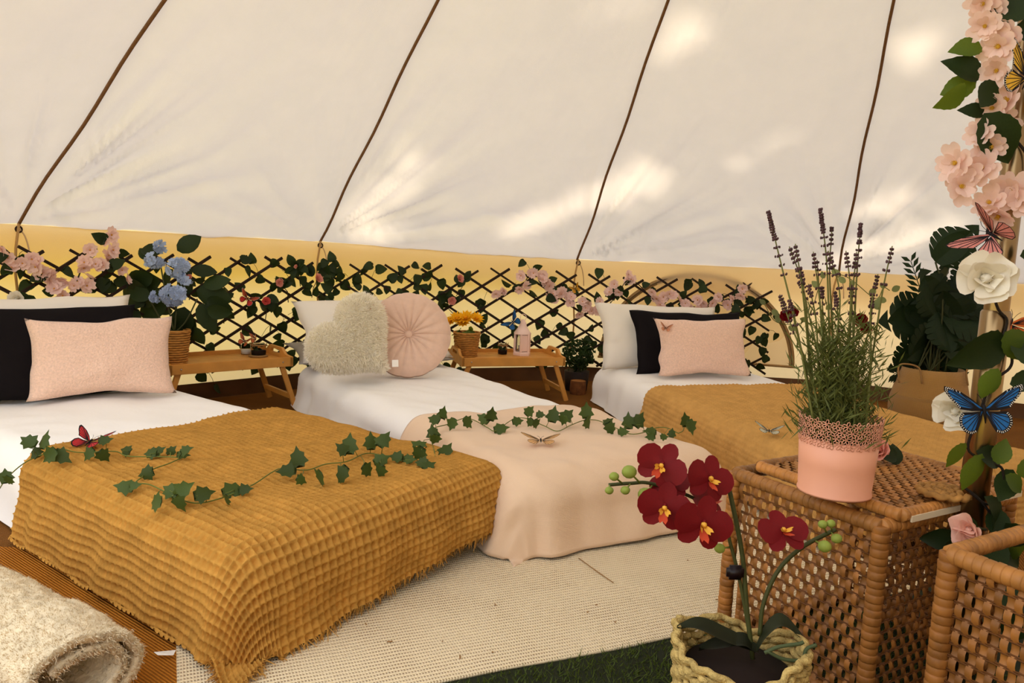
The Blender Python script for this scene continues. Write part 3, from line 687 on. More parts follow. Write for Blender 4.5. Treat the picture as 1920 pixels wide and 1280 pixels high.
rose('small pink rose peeping out beside the hydrangea', 353, 523, ME_ROSEP, .020, 9)
rose('white silk rose at left end of the trellis', 33, 562, ME_ROSEW, .029, 10, nleaf=3)
rose('dark leafy rose spray at top of trellis gap', 556, 500, ME_ROSEP, .010, 12, nleaf=12)
rose('faint pink rose right of the round cushion', 816, 584, ME_ROSEP, .016, 13, nleaf=6)

# ------------------------------------------------------------------ tray tables
M_BAM = mat('bamboo', srgb(206, 142, 62), .45, spec=.4, var=.12, vscale=14, coat=0)
def tray(label, c, ang, zt=.189):
    e = empty('tray_table', (c[0], c[1], 0), ang, label, 'table', 'folding tray tables'); L, W = .50, .30
    mb = MB()
    for k in range(6): mb.box((0, -W/2+W*(k+.5)/6, zt+.004), (L-.01, W/6-.0012, .008))
    mb.build('tray_base', M_BAM, e, False)
    for s in (-1, 1):
        mb = MB(); mb.box((0, s*(W/2-.006), zt+.004), (L, .012, .040), bev=.002); mb.build('side_rail', M_BAM, e, False)
    for s in (-1, 1):                                  # end board with raised grip and slot
        prof = [(-W/2, 0), (W/2, 0), (W/2, .040), (.095, .044), (.06, .068), (-.06, .068), (-.095, .044), (-W/2, .040)]
        hole = [(-.045, .040), (.045, .040), (.040, .056), (-.040, .056)]
        bm = bmesh.new(); x0 = s*(L/2-.006)
        def ringv(P, dx): return [bm.verts.new((x0+dx, a, zt-.016+b)) for a, b in P]
        o1, o2 = ringv(prof, -.006), ringv(prof, .006); h1, h2 = ringv(hole, -.006), ringv(hole, .006)
        for A, B in ((o1, o2), (h1, h2)):
            for k in range(len(A)): bm.faces.new((A[k], A[(k+1) % len(A)], B[(k+1) % len(A)], B[k]))
        for O, H in ((o1, h1), (o2, h2)):
            bm.faces.new((O[0], O[1], H[1], H[0])); bm.faces.new((O[1], O[2], O[3], H[1])); bm.faces.new((O[3], O[4], H[2], H[1])); bm.faces.new((O[4], O[5], H[3], H[2])); bm.faces.new((O[5], O[6], H[0], H[3])); bm.faces.new((O[6], O[7], O[0], H[0]))
        bmesh.ops.recalc_face_normals(bm, faces=bm.faces)
        MB().bm(bm).build('end_board', M_BAM, e, False)
    for sx_ in (-1, 1):
        for sy_ in (-1, 1):
            mb = MB(); a = Vector((sx_*(L/2-.045), sy_*(W/2-.022), zt+.0)); b = Vector((sx_*(L/2+.022), sy_*(W/2-.022), .0))
            d = (a-b).normalized(); x = Vector((0, 1, 0)); y = d.cross(x)
            mb.box((0, 0, (a-b).length/2), (.012, .022, (a-b).length), M=frame(b, x, y, d), bev=.002); mb.build('leg', M_BAM, e, False)
        mb = MB(); q = Vector((sx_*(L/2-.002), 0, .055)); mb.box(q, (.012, W-.05, .02)); mb.build('cross_bar', M_BAM, e, False)
        for sy_ in (-1, 1):
            mb = MB(); mb.ball((sx_*(L/2-.045), sy_*(W/2+.0005), zt+.004), .0035, 8, 4); mb.build('bolt', mat('steel', srgb(190, 180, 170), .3, metal=1), e)
    return e
T1 = tray('bamboo tray table holding the blue hydrangea', (-1.945, 1.955), math.radians(41), .201); T2 = tray('bamboo tray table holding sunflowers and lantern', (-.768, 2.463), .294)
TZ = .1975; TZ1 = .2095
# woven pots
M_WICK = mat('wicker_gold', srgb(186, 128, 58), .6, spec=.3, var=.25, vscale=45)
M_WICKD = mat('wicker_dark', srgb(92, 54, 22), .7)
def wicker_pot(parent, r0, r1, h, rows=12, n=20, m=None):
    """basket of round strands that weave in and out of upright stakes"""
    m = m or M_WICK
    mb = MB(); mb.lathe([(0, .002), (r0*.92, .002), (r1*.92, h*.98)], 24); mb.build('liner', M_WICKD, parent)
    for k in range(rows):
        t = (k+.5)/rows; r = r0+(r1-r0)*t; z = h*t; mb = MB()
        pts = [((r+.0022*math.cos(n*a/2+k*PI))*math.cos(a), (r+.0022*math.cos(n*a/2+k*PI))*math.sin(a), z) for a in [2*PI*j/(n*3) for j in range(n*3)]]
        mb.tube(pts, h/rows*.50, 5, closed=True); mb.build('woven_strand', m, parent)
    mb = MB(); mb.tube([(r1*1.01*math.cos(a), r1*1.01*math.sin(a), h) for a in [2*PI*j/28 for j in range(28)]], .0042, 6, closed=True); mb.build('rim', m, parent)
# hydrangea
p = px(328, 681, TZ1); e = empty('potted_hydrangea', p, label='blue hydrangea in a wicker pot on tray table', cat='plant')
wicker_pot(e, .042, .056, .132, 14)
M_HYD = leafmat('hydrangea_blue', srgb(158, 174, 206), srgb(170, 185, 215), .2, .35); M_HYDC = mat('hydrangea_eye', srgb(196, 190, 170), .8)
ME_HYD = []
for s in range(3):
    mb = MB(); rr = random.Random(s)
    for j in range(4): petal(mb, PI/2*j+rr.gauss(0, .1), 1, 1.05, .05, .1+rr.gauss(0, .12))
    mb.ball((0, 0, .06), .1, 5, 3, 1); ME_HYD.append(stash(mb.build('floret', [M_HYD, M_HYDC])))
def inpx(x, y, ref): return pxd(x, y, depth_of(ref))
rr = random.Random(3)
for cx_, cy_, n, sp in ((297, 487, 14, .032), (308, 462, 7, .02), (340, 502, 26, .042), (332, 552, 30, .046), (302, 555, 6, .02), (355, 522, 7, .022)):
    c = inpx(cx_, cy_, p)-p
    for k in range(n):
        d = Vector((rr.gauss(0, 1), rr.gauss(-.8, .6), rr.gauss(.1, 1))).normalized(); q = c+Vector((d.x*sp, d.y*sp*.8-.035, d.z*sp*.75))
        put(rr.choice(ME_HYD), 'floret', look(q, d+Vector((0, -.4, 0)), rr.uniform(0, 6), rr.uniform(.016, .021)), e)
def big_leaf(x, y, ang, sc, tilt, mlist=ME_OVATE, ref=p, root=e, dy=0.0, pitch=0.0):
    q = inpx(x, y, ref)-ref+Vector((0, dy, 0)); yv = Vector((math.cos(ang), 0, math.sin(ang))); zv = Vector((tilt, -1, pitch)).normalized()
    xv = yv.cross(zv).normalized(); zv = xv.cross(yv); put(random.choice(mlist), 'leaf', frame(q, xv, yv, zv) @ Matrix.Scale(sc, 4), root)
for x, y, an, sc in ((300, 475, 2.9, .085), (322, 470, .6, .10), (318, 505, 4.2, .09), (285, 520, 3.3, .11), (300, 545, 3.6, .11), (360, 545, -.3, .13), (375, 535, .4, .10), (345, 575, 4.5, .13), (330, 580, 4.9, .13), (280, 560, 2.7, .10), (370, 570, -.9, .12), (300, 600, 3.9, .10), (385, 580, -.2, .09), (265, 575, 2.4, .12), (255, 590, 3.2, .10), (340, 600, 4.7, .10), (320, 600, 4.3, .11), (355, 505, .1, .09), (385, 560, -.5, .10), (272, 487, 2.3, .06), (350, 615, 5.2, .08), (305, 620, 4.4, .08), (295, 530, 3.0, .12), (305, 575, 3.4, .13), (285, 600, 3.7, .11), (262, 600, 3.0, .09), (275, 545, 2.9, .11)):
    big_leaf(x, y, an, sc, random.gauss(0, .5), dy=random.uniform(-.005, .05), pitch=random.gauss(.3, .4))
mb = MB()
for x, y in ((300, 490), (335, 500), (330, 550), (280, 560), (370, 560)): mb.tube(smooth_path([(0, 0, .12), ((inpx(x, y, p)-p)*.5)+Vector((0, 0, .04)), inpx(x, y, p)-p], 4), .003, 5)
mb.build('stems', M_STEM, e)
# sunflowers
p2 = px(874, 667, TZ); e = empty('potted_sunflowers', p2, label='yellow sunflowers in a wicker pot on tray table', cat='plant')
wicker_pot(e, .047, .061, .112, 13, 22)
M_SUNF = mat('sunflower_yellow', srgb(250, 186, 30), .7, spec=.1, trans=.2); M_SUNC = mat('sunflower_centre', srgb(226, 150, 20), .8)
mb = MB()
for k, (n, l, lf) in enumerate(((12, 1, .35), (11, .85, .75), (8, .5, 1.1))):
    for j in range(n): petal(mb, 2*PI*(j+.5*k)/n, l, .42, .05, lf, 0, 0, -.3)
mb.ball((0, 0, .15), .25, 8, 5, 1); ME_SUNF = stash(mb.build('flower_head', [M_SUNF, M_SUNC]))
for x, y, sc in ((857, 598, .033), (874, 597, .036), (893, 598, .031), (869, 605, .032), (846, 603, .026)):
    q = inpx(x, y, p2)-p2+Vector((0, -.015, 0)); put(ME_SUNF, 'flower_head', look(q, (random.gauss(0, .2), -.8, .9), random.random()*6, sc), e)
for k in range(16):
    a = random.uniform(0, 2*PI); q = Vector((math.cos(a)*.04, math.sin(a)*.04, .115)); put(random.choice(ME_OVATEG), 'leaf', look(q, (math.cos(a), math.sin(a)-.3, .9), random.random()*6, random.uniform(.03, .045)), e)
# lantern
M_PINKM = mat('pale_pink_metal', srgb(240, 206, 190), .5, spec=.3)
M_GLASS = bpy.data.materials.new('clear_glass'); M_GLASS.use_nodes = True
_b = M_GLASS.node_tree.nodes['Principled BSDF']; _b.inputs['Transmission Weight'].default_value = 1; _b.inputs['Roughness'].default_value = .02; _b.inputs['IOR'].default_value = 1.1
p3 = px(978, 665, TZ); e = empty('lantern', p3, rz=.35, label='small pale pink lantern on bamboo tray', cat='lantern')
H_, R_ = .115, .038
mb = MB(); mb.lathe([(0, 0), (R_*1.16, 0), (R_*1.16, .012), (R_*1.02, .018), (0, .018)], 6); mb.build('base', M_PINKM, e, False)
ME_POST = None
for k in range(6):
    a = 2*PI*k/6; mb = MB(); mb.box((R_*math.cos(a), R_*math.sin(a), .018+H_*.37), (.009, .009, H_*.76), M=None); mb.build('post', M_PINKM, e, False)
    a2 = a+PI/6; rr_ = R_*math.cos(PI/6); mb = MB(); mb.box((0, 0, 0), (.001, R_*.75, H_*.68), M=frame((rr_*math.cos(a2), rr_*math.sin(a2), .018+H_*.37), (math.cos(a2), math.sin(a2), 0), (-math.sin(a2), math.cos(a2), 0), (0, 0, 1)))
    mb.build('pane', M_GLASS if k % 2 else M_PINKM, e, False)
mb = MB(); mb.lathe([(R_*1.12, .018+H_*.74), (R_*1.12, .018+H_*.79), (R_*.85, .018+H_*.9), (R_*.5, .018+H_*1.08), (R_*.42, .018+H_*1.22), (R_*.2, .018+H_*1.34), (0, .018+H_*1.38)], 12); mb.build('roof', M_PINKM, e)
mb = MB(); mb.tube([(.016*math.cos(a), 0, .018+H_*1.44+.016*math.sin(a)) for a in [2*PI*j/14 for j in range(14)]], .0018, 5, closed=True); mb.build('ring', M_PINKM, e)
mb = MB(); mb.lathe([(0, .018), (.018, .018), (.018, .045), (0, .045)], 14); mb.build('candle', mat('wax', srgb(240, 230, 214), .5), e)
def jar(label, x, y, r, h, m, seed, plant=True, top=None):
    p = px(x, y, TZ1 if x < 600 else TZ); e = empty('glass_jar', p, label=label, cat='jar'); rr = random.Random(seed)
    mb = MB(); mb.lathe([(0, .001), (r, .001), (r*1.05, h*.4), (r, h*.8), (r*.8, h*.9), (r*.85, h)], 18); mb.build('glass', M_GLASS, e)
    mb = MB(); mb.lathe([(0, .003), (r*.93, .003), (r*.93, h*.42), (0, h*.45)], 14); mb.build('filling', m, e)
    if plant:
        for k in range(14):
            a = rr.uniform(0, 6.28); put(rr.choice(ME_OVATE), 'leaf', look((r*.5*math.cos(a), r*.5*math.sin(a), h*rr.uniform(.4, .8)), (math.cos(a), math.sin(a)-.5, rr.uniform(.2, 1)), rr.uniform(0, 6), rr.uniform(.014, .024)), e)
        mb = MB(); mb.tube([(r*1.02*math.cos(a), r*1.02*math.sin(a), h*.86) for a in [2*PI*j/16 for j in range(16)]], .003, 5, closed=True)
        for k in range(8): a = rr.uniform(0, 6.28); mb.tube([(r*math.cos(a), r*math.sin(a), h*.86), (r*1.3*math.cos(a), r*1.3*math.sin(a), h*(.86+rr.uniform(-.2, .3))), (r*1.1*math.cos(a+.6), r*1.1*math.sin(a+.6), h*.75)], .0012, 4)
        mb.build('twine', mat('jute', srgb(150, 112, 66), .9), e)
    return e
jar('small terrarium jar with twine bow beside the lantern', 942, 664, .022, .052, mat('soil', srgb(40, 26, 18), .9), 3)
jar('glass terrarium jar with twine, near tray handle', 485, 667, .030, .056, mat('soil', srgb(40, 26, 18), .9), 4)
jar('white candle glass under orange butterfly on tray', 461, 664, .020, .052, mat('wax', srgb(240, 230, 214), .5), 5, plant=False)
p = px(484, 668, TZ1); mb = MB(); mb.lathe([(0, .001), (.04, .001), (.041, .004), (.036, .006), (0, .006)], 20); o = mb.build('coaster', mat('jute', srgb(150, 112, 66), .9)); o.location = p; tag(o, 'round coaster under the terrarium jar on tray', 'coaster')
# boxwood ball on a log slice
p = px(1083, 738, 0); e = empty('log_stump', p, label='short sawn log standing beside the tray leg', cat='log')
mb = MB(); n = 22; pr = [(.040, 0), (.041, .03), (.039, .065), (.037, .068)]
mb.lathe(pr, n); mb.v = [(x*(1+.05*math.sin(7*math.atan2(y, x))+.03*math.sin(17*math.atan2(y, x))), y*(1+.05*math.sin(7*math.atan2(y, x))), z) for x, y, z in mb.v]
mb.build('bark', mat('bark', srgb(116, 68, 30), .9, var=.4, vscale=40), e); mb = MB(); mb.lathe([(0, .066), (.037, .067)], n); mb.build('sawn_end', mat('sawn_wood', srgb(170, 112, 56), .8, var=.2, vscale=50), e)
e = empty('boxwood_ball', p+Vector((0, .10, 0)), label='small dark green boxwood ball behind log by trellis', cat='plant')
mb = MB(); mb.lathe([(0, 0), (.055, 0), (.065, .10), (.06, .10), (0, .095)], 18); mb.build('pot', mat('dark_pot', srgb(40, 26, 20), .7), e)
M_BOX = leafmat('boxwood', srgb(44, 66, 22)); mb = MB(); rr = random.Random(9)
for k in range(900):
    d = Vector((rr.gauss(0, 1), rr.gauss(0, 1), rr.gauss(0, 1))).normalized(); q = Vector((0, 0, .185))+Vector((d.x*.078, d.y*.078, d.z*.078))*rr.uniform(.75, 1.08)
    mb.add([(0, 0, 0), (.007, .008, .002), (0, .018, 0), (-.007, .008, .002)], [(0, 1, 2, 3)], 0, look(q, d+Vector((rr.gauss(0, .6), rr.gauss(0, .6), rr.gauss(0, .6))), rr.uniform(0, 6)))
f_ = mb.build('foliage', M_BOX, e, False); f_['kind'] = 'stuff'
# ------------------------------------------------------------------ rug, mats
def xyz(M, P): return P@np.array(M)[:3, :3].T+np.array(M)[:3, 3]
RU = Vector((.917, .4, 0)).normalized(); RV = Vector((-RU.y, RU.x, 0)); RM = frame((0, 0, 0), RU, RV, (0, 0, 1))
M_RUG = weave_mat('cream_weave', srgb(240, 218, 178), srgb(150, 110, 64), 60, str_=1.0, ratio=.5, var=.2, dist=.003, lo=.38, hi=.72)
u0, u1, v0, v1 = -1.185, .45, .342, 1.45
def rug(u, v):
    x = u0+(u1-u0)*u; y = v0+(v1-v0)*v
    y = y+.006*vnoise(x*7, y*0, 3)*np.clip(1-v*4, 0, 1)+.004*vnoise(x*5, y*4, 8); z = .0055+.0009*vnoise(x*11, y*14, 5)
    return x, y, z
P, F, uv = grid(180, 130, rug); uvm = np.stack([P[:, 0], P[:, 1]], -1)
rugo = mesh_np('woven_rug', xyz(RM, P), F, M_RUG, None, uvm); tag(rugo, 'cream open-weave rug spread before the beds', 'rug')
md = rugo.modifiers.new('thickness', 'SOLIDIFY'); md.thickness = .004; md.offset = -1
rr = random.Random(4); mb = MB()                        # bits of straw and a pulled thread
for k in range(14):
    a = Vector((rr.uniform(-.9, .1), v0+rr.uniform(.02, .35), .0075)); b = a+Vector((rr.gauss(0, .006), rr.gauss(0, .004), .001)); mb.tube([RM @ a, RM @ b], .0012, 4)
mb.tube([px(1085, 1046, .008), px(1118, 1070, .008), px(1150, 1092, .008)], .0012, 4)
o = mb.build('straw_bits', mat('straw', srgb(150, 108, 60), .9), rugo); o['kind'] = 'stuff'
# left mat lying over the floor
A_, B_ = px(-160, 1022, 0), px(640, 1050, 0); ax = (B_-A_).normalized(); ay = Vector((ax.y, -ax.x, 0))
mb = MB(); mb.box((0, 0, 0), ((B_-A_).length, .9, .004), M=frame((A_+B_)/2+ay*.45+Vector((0, 0, .002)), ax, ay*-1, (0, 0, 1)))
o = mb.build('coir_mat', rib_mat('coir_mat', srgb(204, 130, 42), srgb(138, 80, 20), 56, -.93, .9), None, False); tag(o, 'ribbed ochre coir mat left of the nearest bed', 'mat')
# artificial grass
GM = RM; e = empty('grass_mat', label='dark green artificial grass mat before the cream rug', cat='mat')
mb = MB(); mb.box((-.15, .0, .0008), (1.30, .75, .0012), M=GM); mb.build('backing', mat('grass_backing', srgb(30, 34, 14), .95), e, False)
rr = random.Random(6); n = 15000; bv = np.zeros((n, 3, 3))
gx = RNG.uniform(-.78, .2, n); gy = RNG.uniform(-.22, .345, n); gl = RNG.uniform(.006, .016, n); ga = RNG.uniform(0, 6.28, n); gw = .0012; ln = RNG.normal(0, .7, (n, 2))
bv[:, 0] = np.stack([gx-gw*np.cos(ga), gy-gw*np.sin(ga), 0*gx+.001], -1); bv[:, 1] = np.stack([gx+gw*np.cos(ga), gy+gw*np.sin(ga), 0*gx+.001], -1)
bv[:, 2] = np.stack([gx+gl*ln[:, 0], gy+gl*ln[:, 1], gl], -1); sel = ~((gy > .335))
bv = bv[sel]; Fb = np.arange(len(bv)*3).reshape(-1, 3)
o = mesh_np('grass_blades', xyz(GM, bv.reshape(-1, 3)), Fb, leafmat('turf', srgb(74, 88, 26), var=0), e, None, False); o['kind'] = 'stuff'
# ------------------------------------------------------------------ sherpa blanket, rolled
M_SHERPA = mat('sherpa', srgb(222, 204, 172), 1, spec=.02, var=.12, vscale=40, bump=1, bscale=120)
E_, F_ = px(150, 1300, .055), px(-150, 1110, .06); E_.z = F_.z = 0; axr = (F_-E_).normalized(); sidr = Vector((-axr.y, axr.x, 0))
def roll_(u, v):
    # spiral cross-section (v) swept along the roll (u)
    t = v*1.6*2*PI; rad = .040+.036*v; x = u*.62
    X = rad*np.cos(t+.6)*1.25; Zz = rad*np.sin(t+.6)*.92+.078
    lump = .008*vnoise(u*6, v*9, 3)+.003*vnoise(u*34, v*50, 5)+.0015*vnoise(u*80, v*120, 6)
    X = X+lump*np.cos(t); Zz = Zz+lump*np.sin(t)
    return x, X, np.maximum(Zz, .008)
P, F, uv = grid(170, 330, roll_); fM = frame(E_, axr, sidr, (0, 0, 1))
sh = mesh_np('sherpa_blanket', xyz(fM, P), F, M_SHERPA, None, uv); tag(sh, 'cream sherpa fleece blanket rolled up on the floor', 'blanket')
md = sh.modifiers.new('thickness', 'SOLIDIFY'); md.thickness = .014; md.offset = 0
# flat tail of the fleece beyond the roll
rr = random.Random(8); mb = MB()
for k in range(60000):
    a = rr.random(); b = rr.uniform(.55, 1); i = int(a*168); j = int(b*328); q = Vector(P[i*330+j]); q2 = Vector(P[min(i+1, 169)*330+j]); q3 = Vector(P[i*330+min(j+1, 329)])
    n_ = (q2-q).cross(q3-q); 
    if n_.length < 1e-12: continue
    n_.normalize(); c_ = Vector((q.x, 0, .072)); 
    if n_.dot(q-c_) < 0: n_ = -n_
    q = q+(q2-q)*rr.random()+n_*.004; d_ = (n_+Vector((rr.gauss(0, .6), rr.gauss(0, .6), rr.gauss(0, .6)))).normalized()*rr.uniform(.004, .0085); s_ = d_.cross(Vector((rr.random(), rr.random(), rr.random()))).normalized()*.0010
    mb.add([q-s_, q+s_, q+d_], [(0, 1, 2)], 0, fM)
for k in range(9000):
    j = rr.randrange(0, 329); q = Vector(P[j])+Vector((rr.uniform(-.004, .03), rr.gauss(0, .004), rr.gauss(0, .004))); d_ = Vector((-rr.uniform(.3, 1.2), rr.gauss(0, .6), rr.gauss(0, .6))).normalized()*rr.uniform(.004, .009); s_ = d_.cross(Vector((rr.random(), rr.random(), rr.random()))).normalized()*.001
    mb.add([q-s_, q+s_, q+d_], [(0, 1, 2)], 0, fM)
o = mb.build('pile', M_SHERPA, sh, False); o['kind'] = 'stuff'
# white paper corner under the throw
mb = MB(); a = px(288, 1222, .012); mb.add([a, px(330, 1218, .02), px(325, 1228, .012), px(296, 1228, .011)], [(0, 3, 2, 1)]); o = mb.build('care_label', mat('label_white', srgb(236, 228, 218), .8), bl1, False)

# ------------------------------------------------------------------ wicker hampers
M_CANE = mat('cane', srgb(142, 90, 38), .5, spec=.35, var=.30, vscale=38); M_CANEL = mat('cane_light', srgb(168, 112, 54), .5, spec=.35, var=.3, vscale=30)
for m_ in (M_CANE, M_CANEL):                            # each strand its own tone
    nt = m_.node_tree; N = nt.nodes; oi = N.new('ShaderNodeObjectInfo'); hs = N.new('ShaderNodeHueSaturation'); mr = N.new('ShaderNodeMapRange'); mr.inputs['To Min'].default_value = .65; mr.inputs['To Max'].default_value = 1.25
    nt.links.new(oi.outputs['Random'], mr.inputs['Value']); nt.links.new(mr.outputs[0], hs.inputs['Value']); b = N['Principled BSDF']; src = b.inputs['Base Color'].links[0].from_socket
    nt.links.new(src, hs.inputs['Color']); nt.links.new(hs.outputs[0], b.inputs['Base Color'])
M_CANED = mat('cane_dark', srgb(104, 62, 26), .6, var=.2, vscale=40)
def wrapped(name, a, b, r, parent, m=None, pitch=.011):
    """pole wrapped in flat cane: a tube whose radius steps with every turn"""
    a, b = Vector(a), Vector(b); L = (b-a).length; n = max(2, int(L/pitch)); pts = []; rad = []
    for k in range(n):
        for t, rr_ in ((.0, .945), (.12, 1.0), (.88, 1.02), (1.0, .945)): pts.append(a.lerp(b, (k+t*.999)/n)); rad.append(r*rr_*(1+.03*math.sin(k*2.3)))
    mb = MB(); mb.tube(pts, rad, 10); return mb.build(name, m or M_CANE, parent)
CACHE = {}
def ribbon(L, wd, sp, ph, amp, key, m):
    k = (round(L, 4), ph, key)
    if k not in CACHE:
        n = int(L/sp*3)+1; v = []; f = []
        for i in range(n):
            z = L*i/(n-1); y = -amp*math.cos(PI*z/sp+ph*PI)
            for x in (-wd/2, 0, wd/2): v.append((x, y-(.0008 if x == 0 else 0), z))
        for i in range(n-1):
            for j in range(2): f.append((i*3+j, i*3+j+1, i*3+4+j, i*3+3+j))
        CACHE[k] = stash(mesh_obj('cane_strand', v, f, m))
    return CACHE[k]
def rod(L, r, m, key):
    k = (round(L, 4), key)
    if k not in CACHE: mb = MB(); mb.tube([(0, 0, 0), (0, 0, L)], r, 5); CACHE[k] = stash(mb.build('cane_rod', m))
    return CACHE[k]
def panel(parent, M, w_, h_, sv, sh_, wd, m1, m2, cut=0):
    """basketwork: upright ribbons woven over pairs of thin rods; M maps x across, y out, z up"""
    n = int(w_/sv); o_ = (w_-(n-1)*sv)/2
    for k in range(n):
        x = o_+k*sv; L = h_; z0 = 0
        if cut and x > w_-cut: z0 = h_*.62; L = h_-z0
        put(ribbon(L, wd, sh_, (k+int(z0/sh_)) % 2, .0034, (wd, m1.name), m1), 'cane_strand', M @ Matrix.Translation((x+random.gauss(0, .0006), 0, z0)), parent)
    R = Matrix.Rotation(PI/2, 4, 'Y')
    for k in range(int(h_/sh_)):
        z = sh_*(k+.5); ww = w_-(cut if cut and z < h_*.62 else 0)
        for dz in (-.0014, .0014): put(rod(ww, .0013, m2, 'rod'), 'cane_rod', M @ Matrix.Translation((0, 0, z+dz)) @ R, parent)
def hamper(label, B, ang, w_, d_, h_, lid=True, cut=0, back=True):
    a = math.radians(ang); u = Vector((math.cos(a), math.sin(a), 0)); v = Vector((-u.y, u.x, 0))
    e = empty('wicker_hamper', (B[0], B[1], 0), label=label, cat='hamper', group='wicker hampers'); e.matrix_world = frame((B[0], B[1], 0), -u, v, (0, 0, 1)) @ Matrix.Diagonal((1, 1, 1, 1))
    r = .0135
    for x, y in ((0, 0), (w_, 0), (0, d_), (w_, d_)): wrapped('post', (x, y, 0), (x, y, h_), r, e, M_CANE, .012)
    for p, q in (((0, 0), (w_, 0)), ((0, 0), (0, d_)), ((w_, 0), (w_, d_)), ((0, d_), (w_, d_))):
        for z, nm in ((h_-.003, 'top_rail'), (.02, 'bottom_rail')): wrapped(nm, (*p, z), (*q, z), r*.92, e, M_CANEL if z > .1 else M_CANE, .0115)
    PF = frame((0, -.002, .03), (1, 0, 0), (0, 1, 0), (0, 0, 1))
    panel(e, Matrix.Translation((.013, -.002, .03)), w_-.026, h_-.04, .0118, .0185, .0096, M_CANE, M_CANED, cut)
    if cut:
        wrapped('inner_post', (w_-.013-cut, -.001, .02), (w_-.013-cut, -.001, .03+(h_-.04)*.62), .006, e)
        wrapped('inner_rail', (w_-.013-cut, -.001, .03+(h_-.04)*.62), (w_, -.001, .03+(h_-.04)*.62), .005, e)
    panel(e, frame((-.002, .013, .03), (0, 1, 0), (-1, 0, 0), (0, 0, 1)) @ Matrix.Scale(-1, 4, (0, 1, 0)), d_-.026, h_-.04, .0118, .0185, .0096, M_CANE, M_CANED)
    if back:
        panel(e, Matrix.Translation((.013, d_+.002, .03)), w_-.026, h_-.04, .0150, .0150, .0105, M_CANE, M_CANED)
    if lid:
        z = h_+.016; x0, x1, y0, y1 = -.012, w_-.03, .028, d_+.004; l = empty_part('lid', e)
        for p, q in (((x0, y0), (x1, y0)), ((x0, y0), (x0, y1)), ((x1, y0), (x1, y1)), ((x0, y1), (x1, y1))): wrapped('lid_rim', (*p, z), (*q, z), .0105, l, M_CANEL, .0105)
        MM = frame((x0, y0, z+.003), (1, 0, 0), (0, 0, 1), (0, 1, 0)) @ Matrix.Scale(-1, 4, (0, 1, 0))
        panel(l, MM, x1-x0, y1-y0, .0125, .0125, .0095, M_CANEL, M_CANEL)
        mb = MB(); mb.box((x0-.0105, (y0+y1)/2, z-.004), (.003, (y1-y0)*.94, .010)); mb.build('felt_strip', mat('felt', srgb(226, 206, 172), .9), l, False)
    return e
def empty_part(name, parent):
    mb = MB(); mb.tube([(.01, .04, .3455), (.25, .04, .3455)], .003, 5); o = mb.build(name, M_CANEL, parent); return o
HB = (-.178, -.066); HH = .33
hamper('wicker hamper with the pink pot of lavender on it', HB, -60, .30, .36, HH, True, .022)
A2 = px(1782, 1035, .36); hamper('wicker hamper nearest the camera, cut by the right edge', (A2.x+.5*.30, A2.y-.866*.30), -60, .30, .30, .36, False, 0, True)

# ------------------------------------------------------------------ pink pot of lavender
ZL = HH+.030
p = px(1563, 921, ZL); dp = depth_of(p); k_ = dp/FPX; r0, r1, hp_ = 64*k_, 72*k_, 140*k_
e = empty('lavender_pot', p, label='pink metal pot of tall lavender on the wicker hamper', cat='plant')
M_POT = mat('pink_enamel', srgb(232, 164, 134), .45, spec=.4)
def rz_(t): return r0+(r1-r0)*t
mb = MB(); mb.lathe([(0, .003), (r0*1.0, .003), (r0*1.03, .0), (r0*1.03, .004), (rz_(.03), .006), (rz_(.4), hp_*.4), (rz_(.76), hp_*.76), (rz_(.76)-.0015, hp_*.76), (rz_(.05)-.0015, .006)], 48); mb.build('pot', M_POT, e)
# lace rim: rows of little open flowers cut out of the sheet
mb = MB(); rr = random.Random(2)
for row in range(4):
    n = 26; t = .74+row*.085
    for j in range(n):
        a0 = 2*PI*(j+.5*(row % 2))/n; 
        for pt in range(5):
            an = 2*PI*pt/5+rr.uniform(0, .4); c_a = a0+math.cos(an)*.0042/rz_(t); cz = hp_*t+math.sin(an)*.0042; loop = []
            for q in range(7):
                b_ = 2*PI*q/7; da = (math.cos(b_)*.0036*math.cos(an)-math.sin(b_)*.0021*math.sin(an)); dz = (math.cos(b_)*.0036*math.sin(an)+math.sin(b_)*.0021*math.cos(an))
                A = c_a+da/rz_(t); R_ = rz_(cz/hp_)+.0004; loop.append((R_*math.cos(A), R_*math.sin(A), cz+dz))
            mb.tube(loop, .00085, 3, closed=True)
mb.build('lace_rim', M_POT, e)
mb = MB(); mb.lathe([(0, hp_*.7), (rz_(.7)*.97, hp_*.68)], 24); mb.build('soil', mat('soil', srgb(40, 26, 18), .9), e)
M_LAVF = mat('lavender_bud', srgb(84, 56, 58), .8, var=.3, vscale=80); M_LAVS = mat('lavender_stem', srgb(104, 104, 50), .7)
M_LAVL = leafmat('lavender_leaf', srgb(92, 98, 46), var=0); 
tips = [(1440, 395, .42), (1538, 390, .40), (1560, 425, .3), (1614, 418, .38), (1673, 461, .33), (1480, 462, .38), (1491, 457, .35), (1525, 472, .3), (1586, 470, .32), (1606, 472, .38), (1646, 514, .38), (1516, 532, .3), (1541, 536, .35), (1596, 532, .38), (1636, 556, .32), (1462, 552, .4), (1553, 470, .35), (1532, 487, .12), (1566, 545, .4), (1480, 560, .35), (1500, 500, .3)]
rr = random.Random(12)
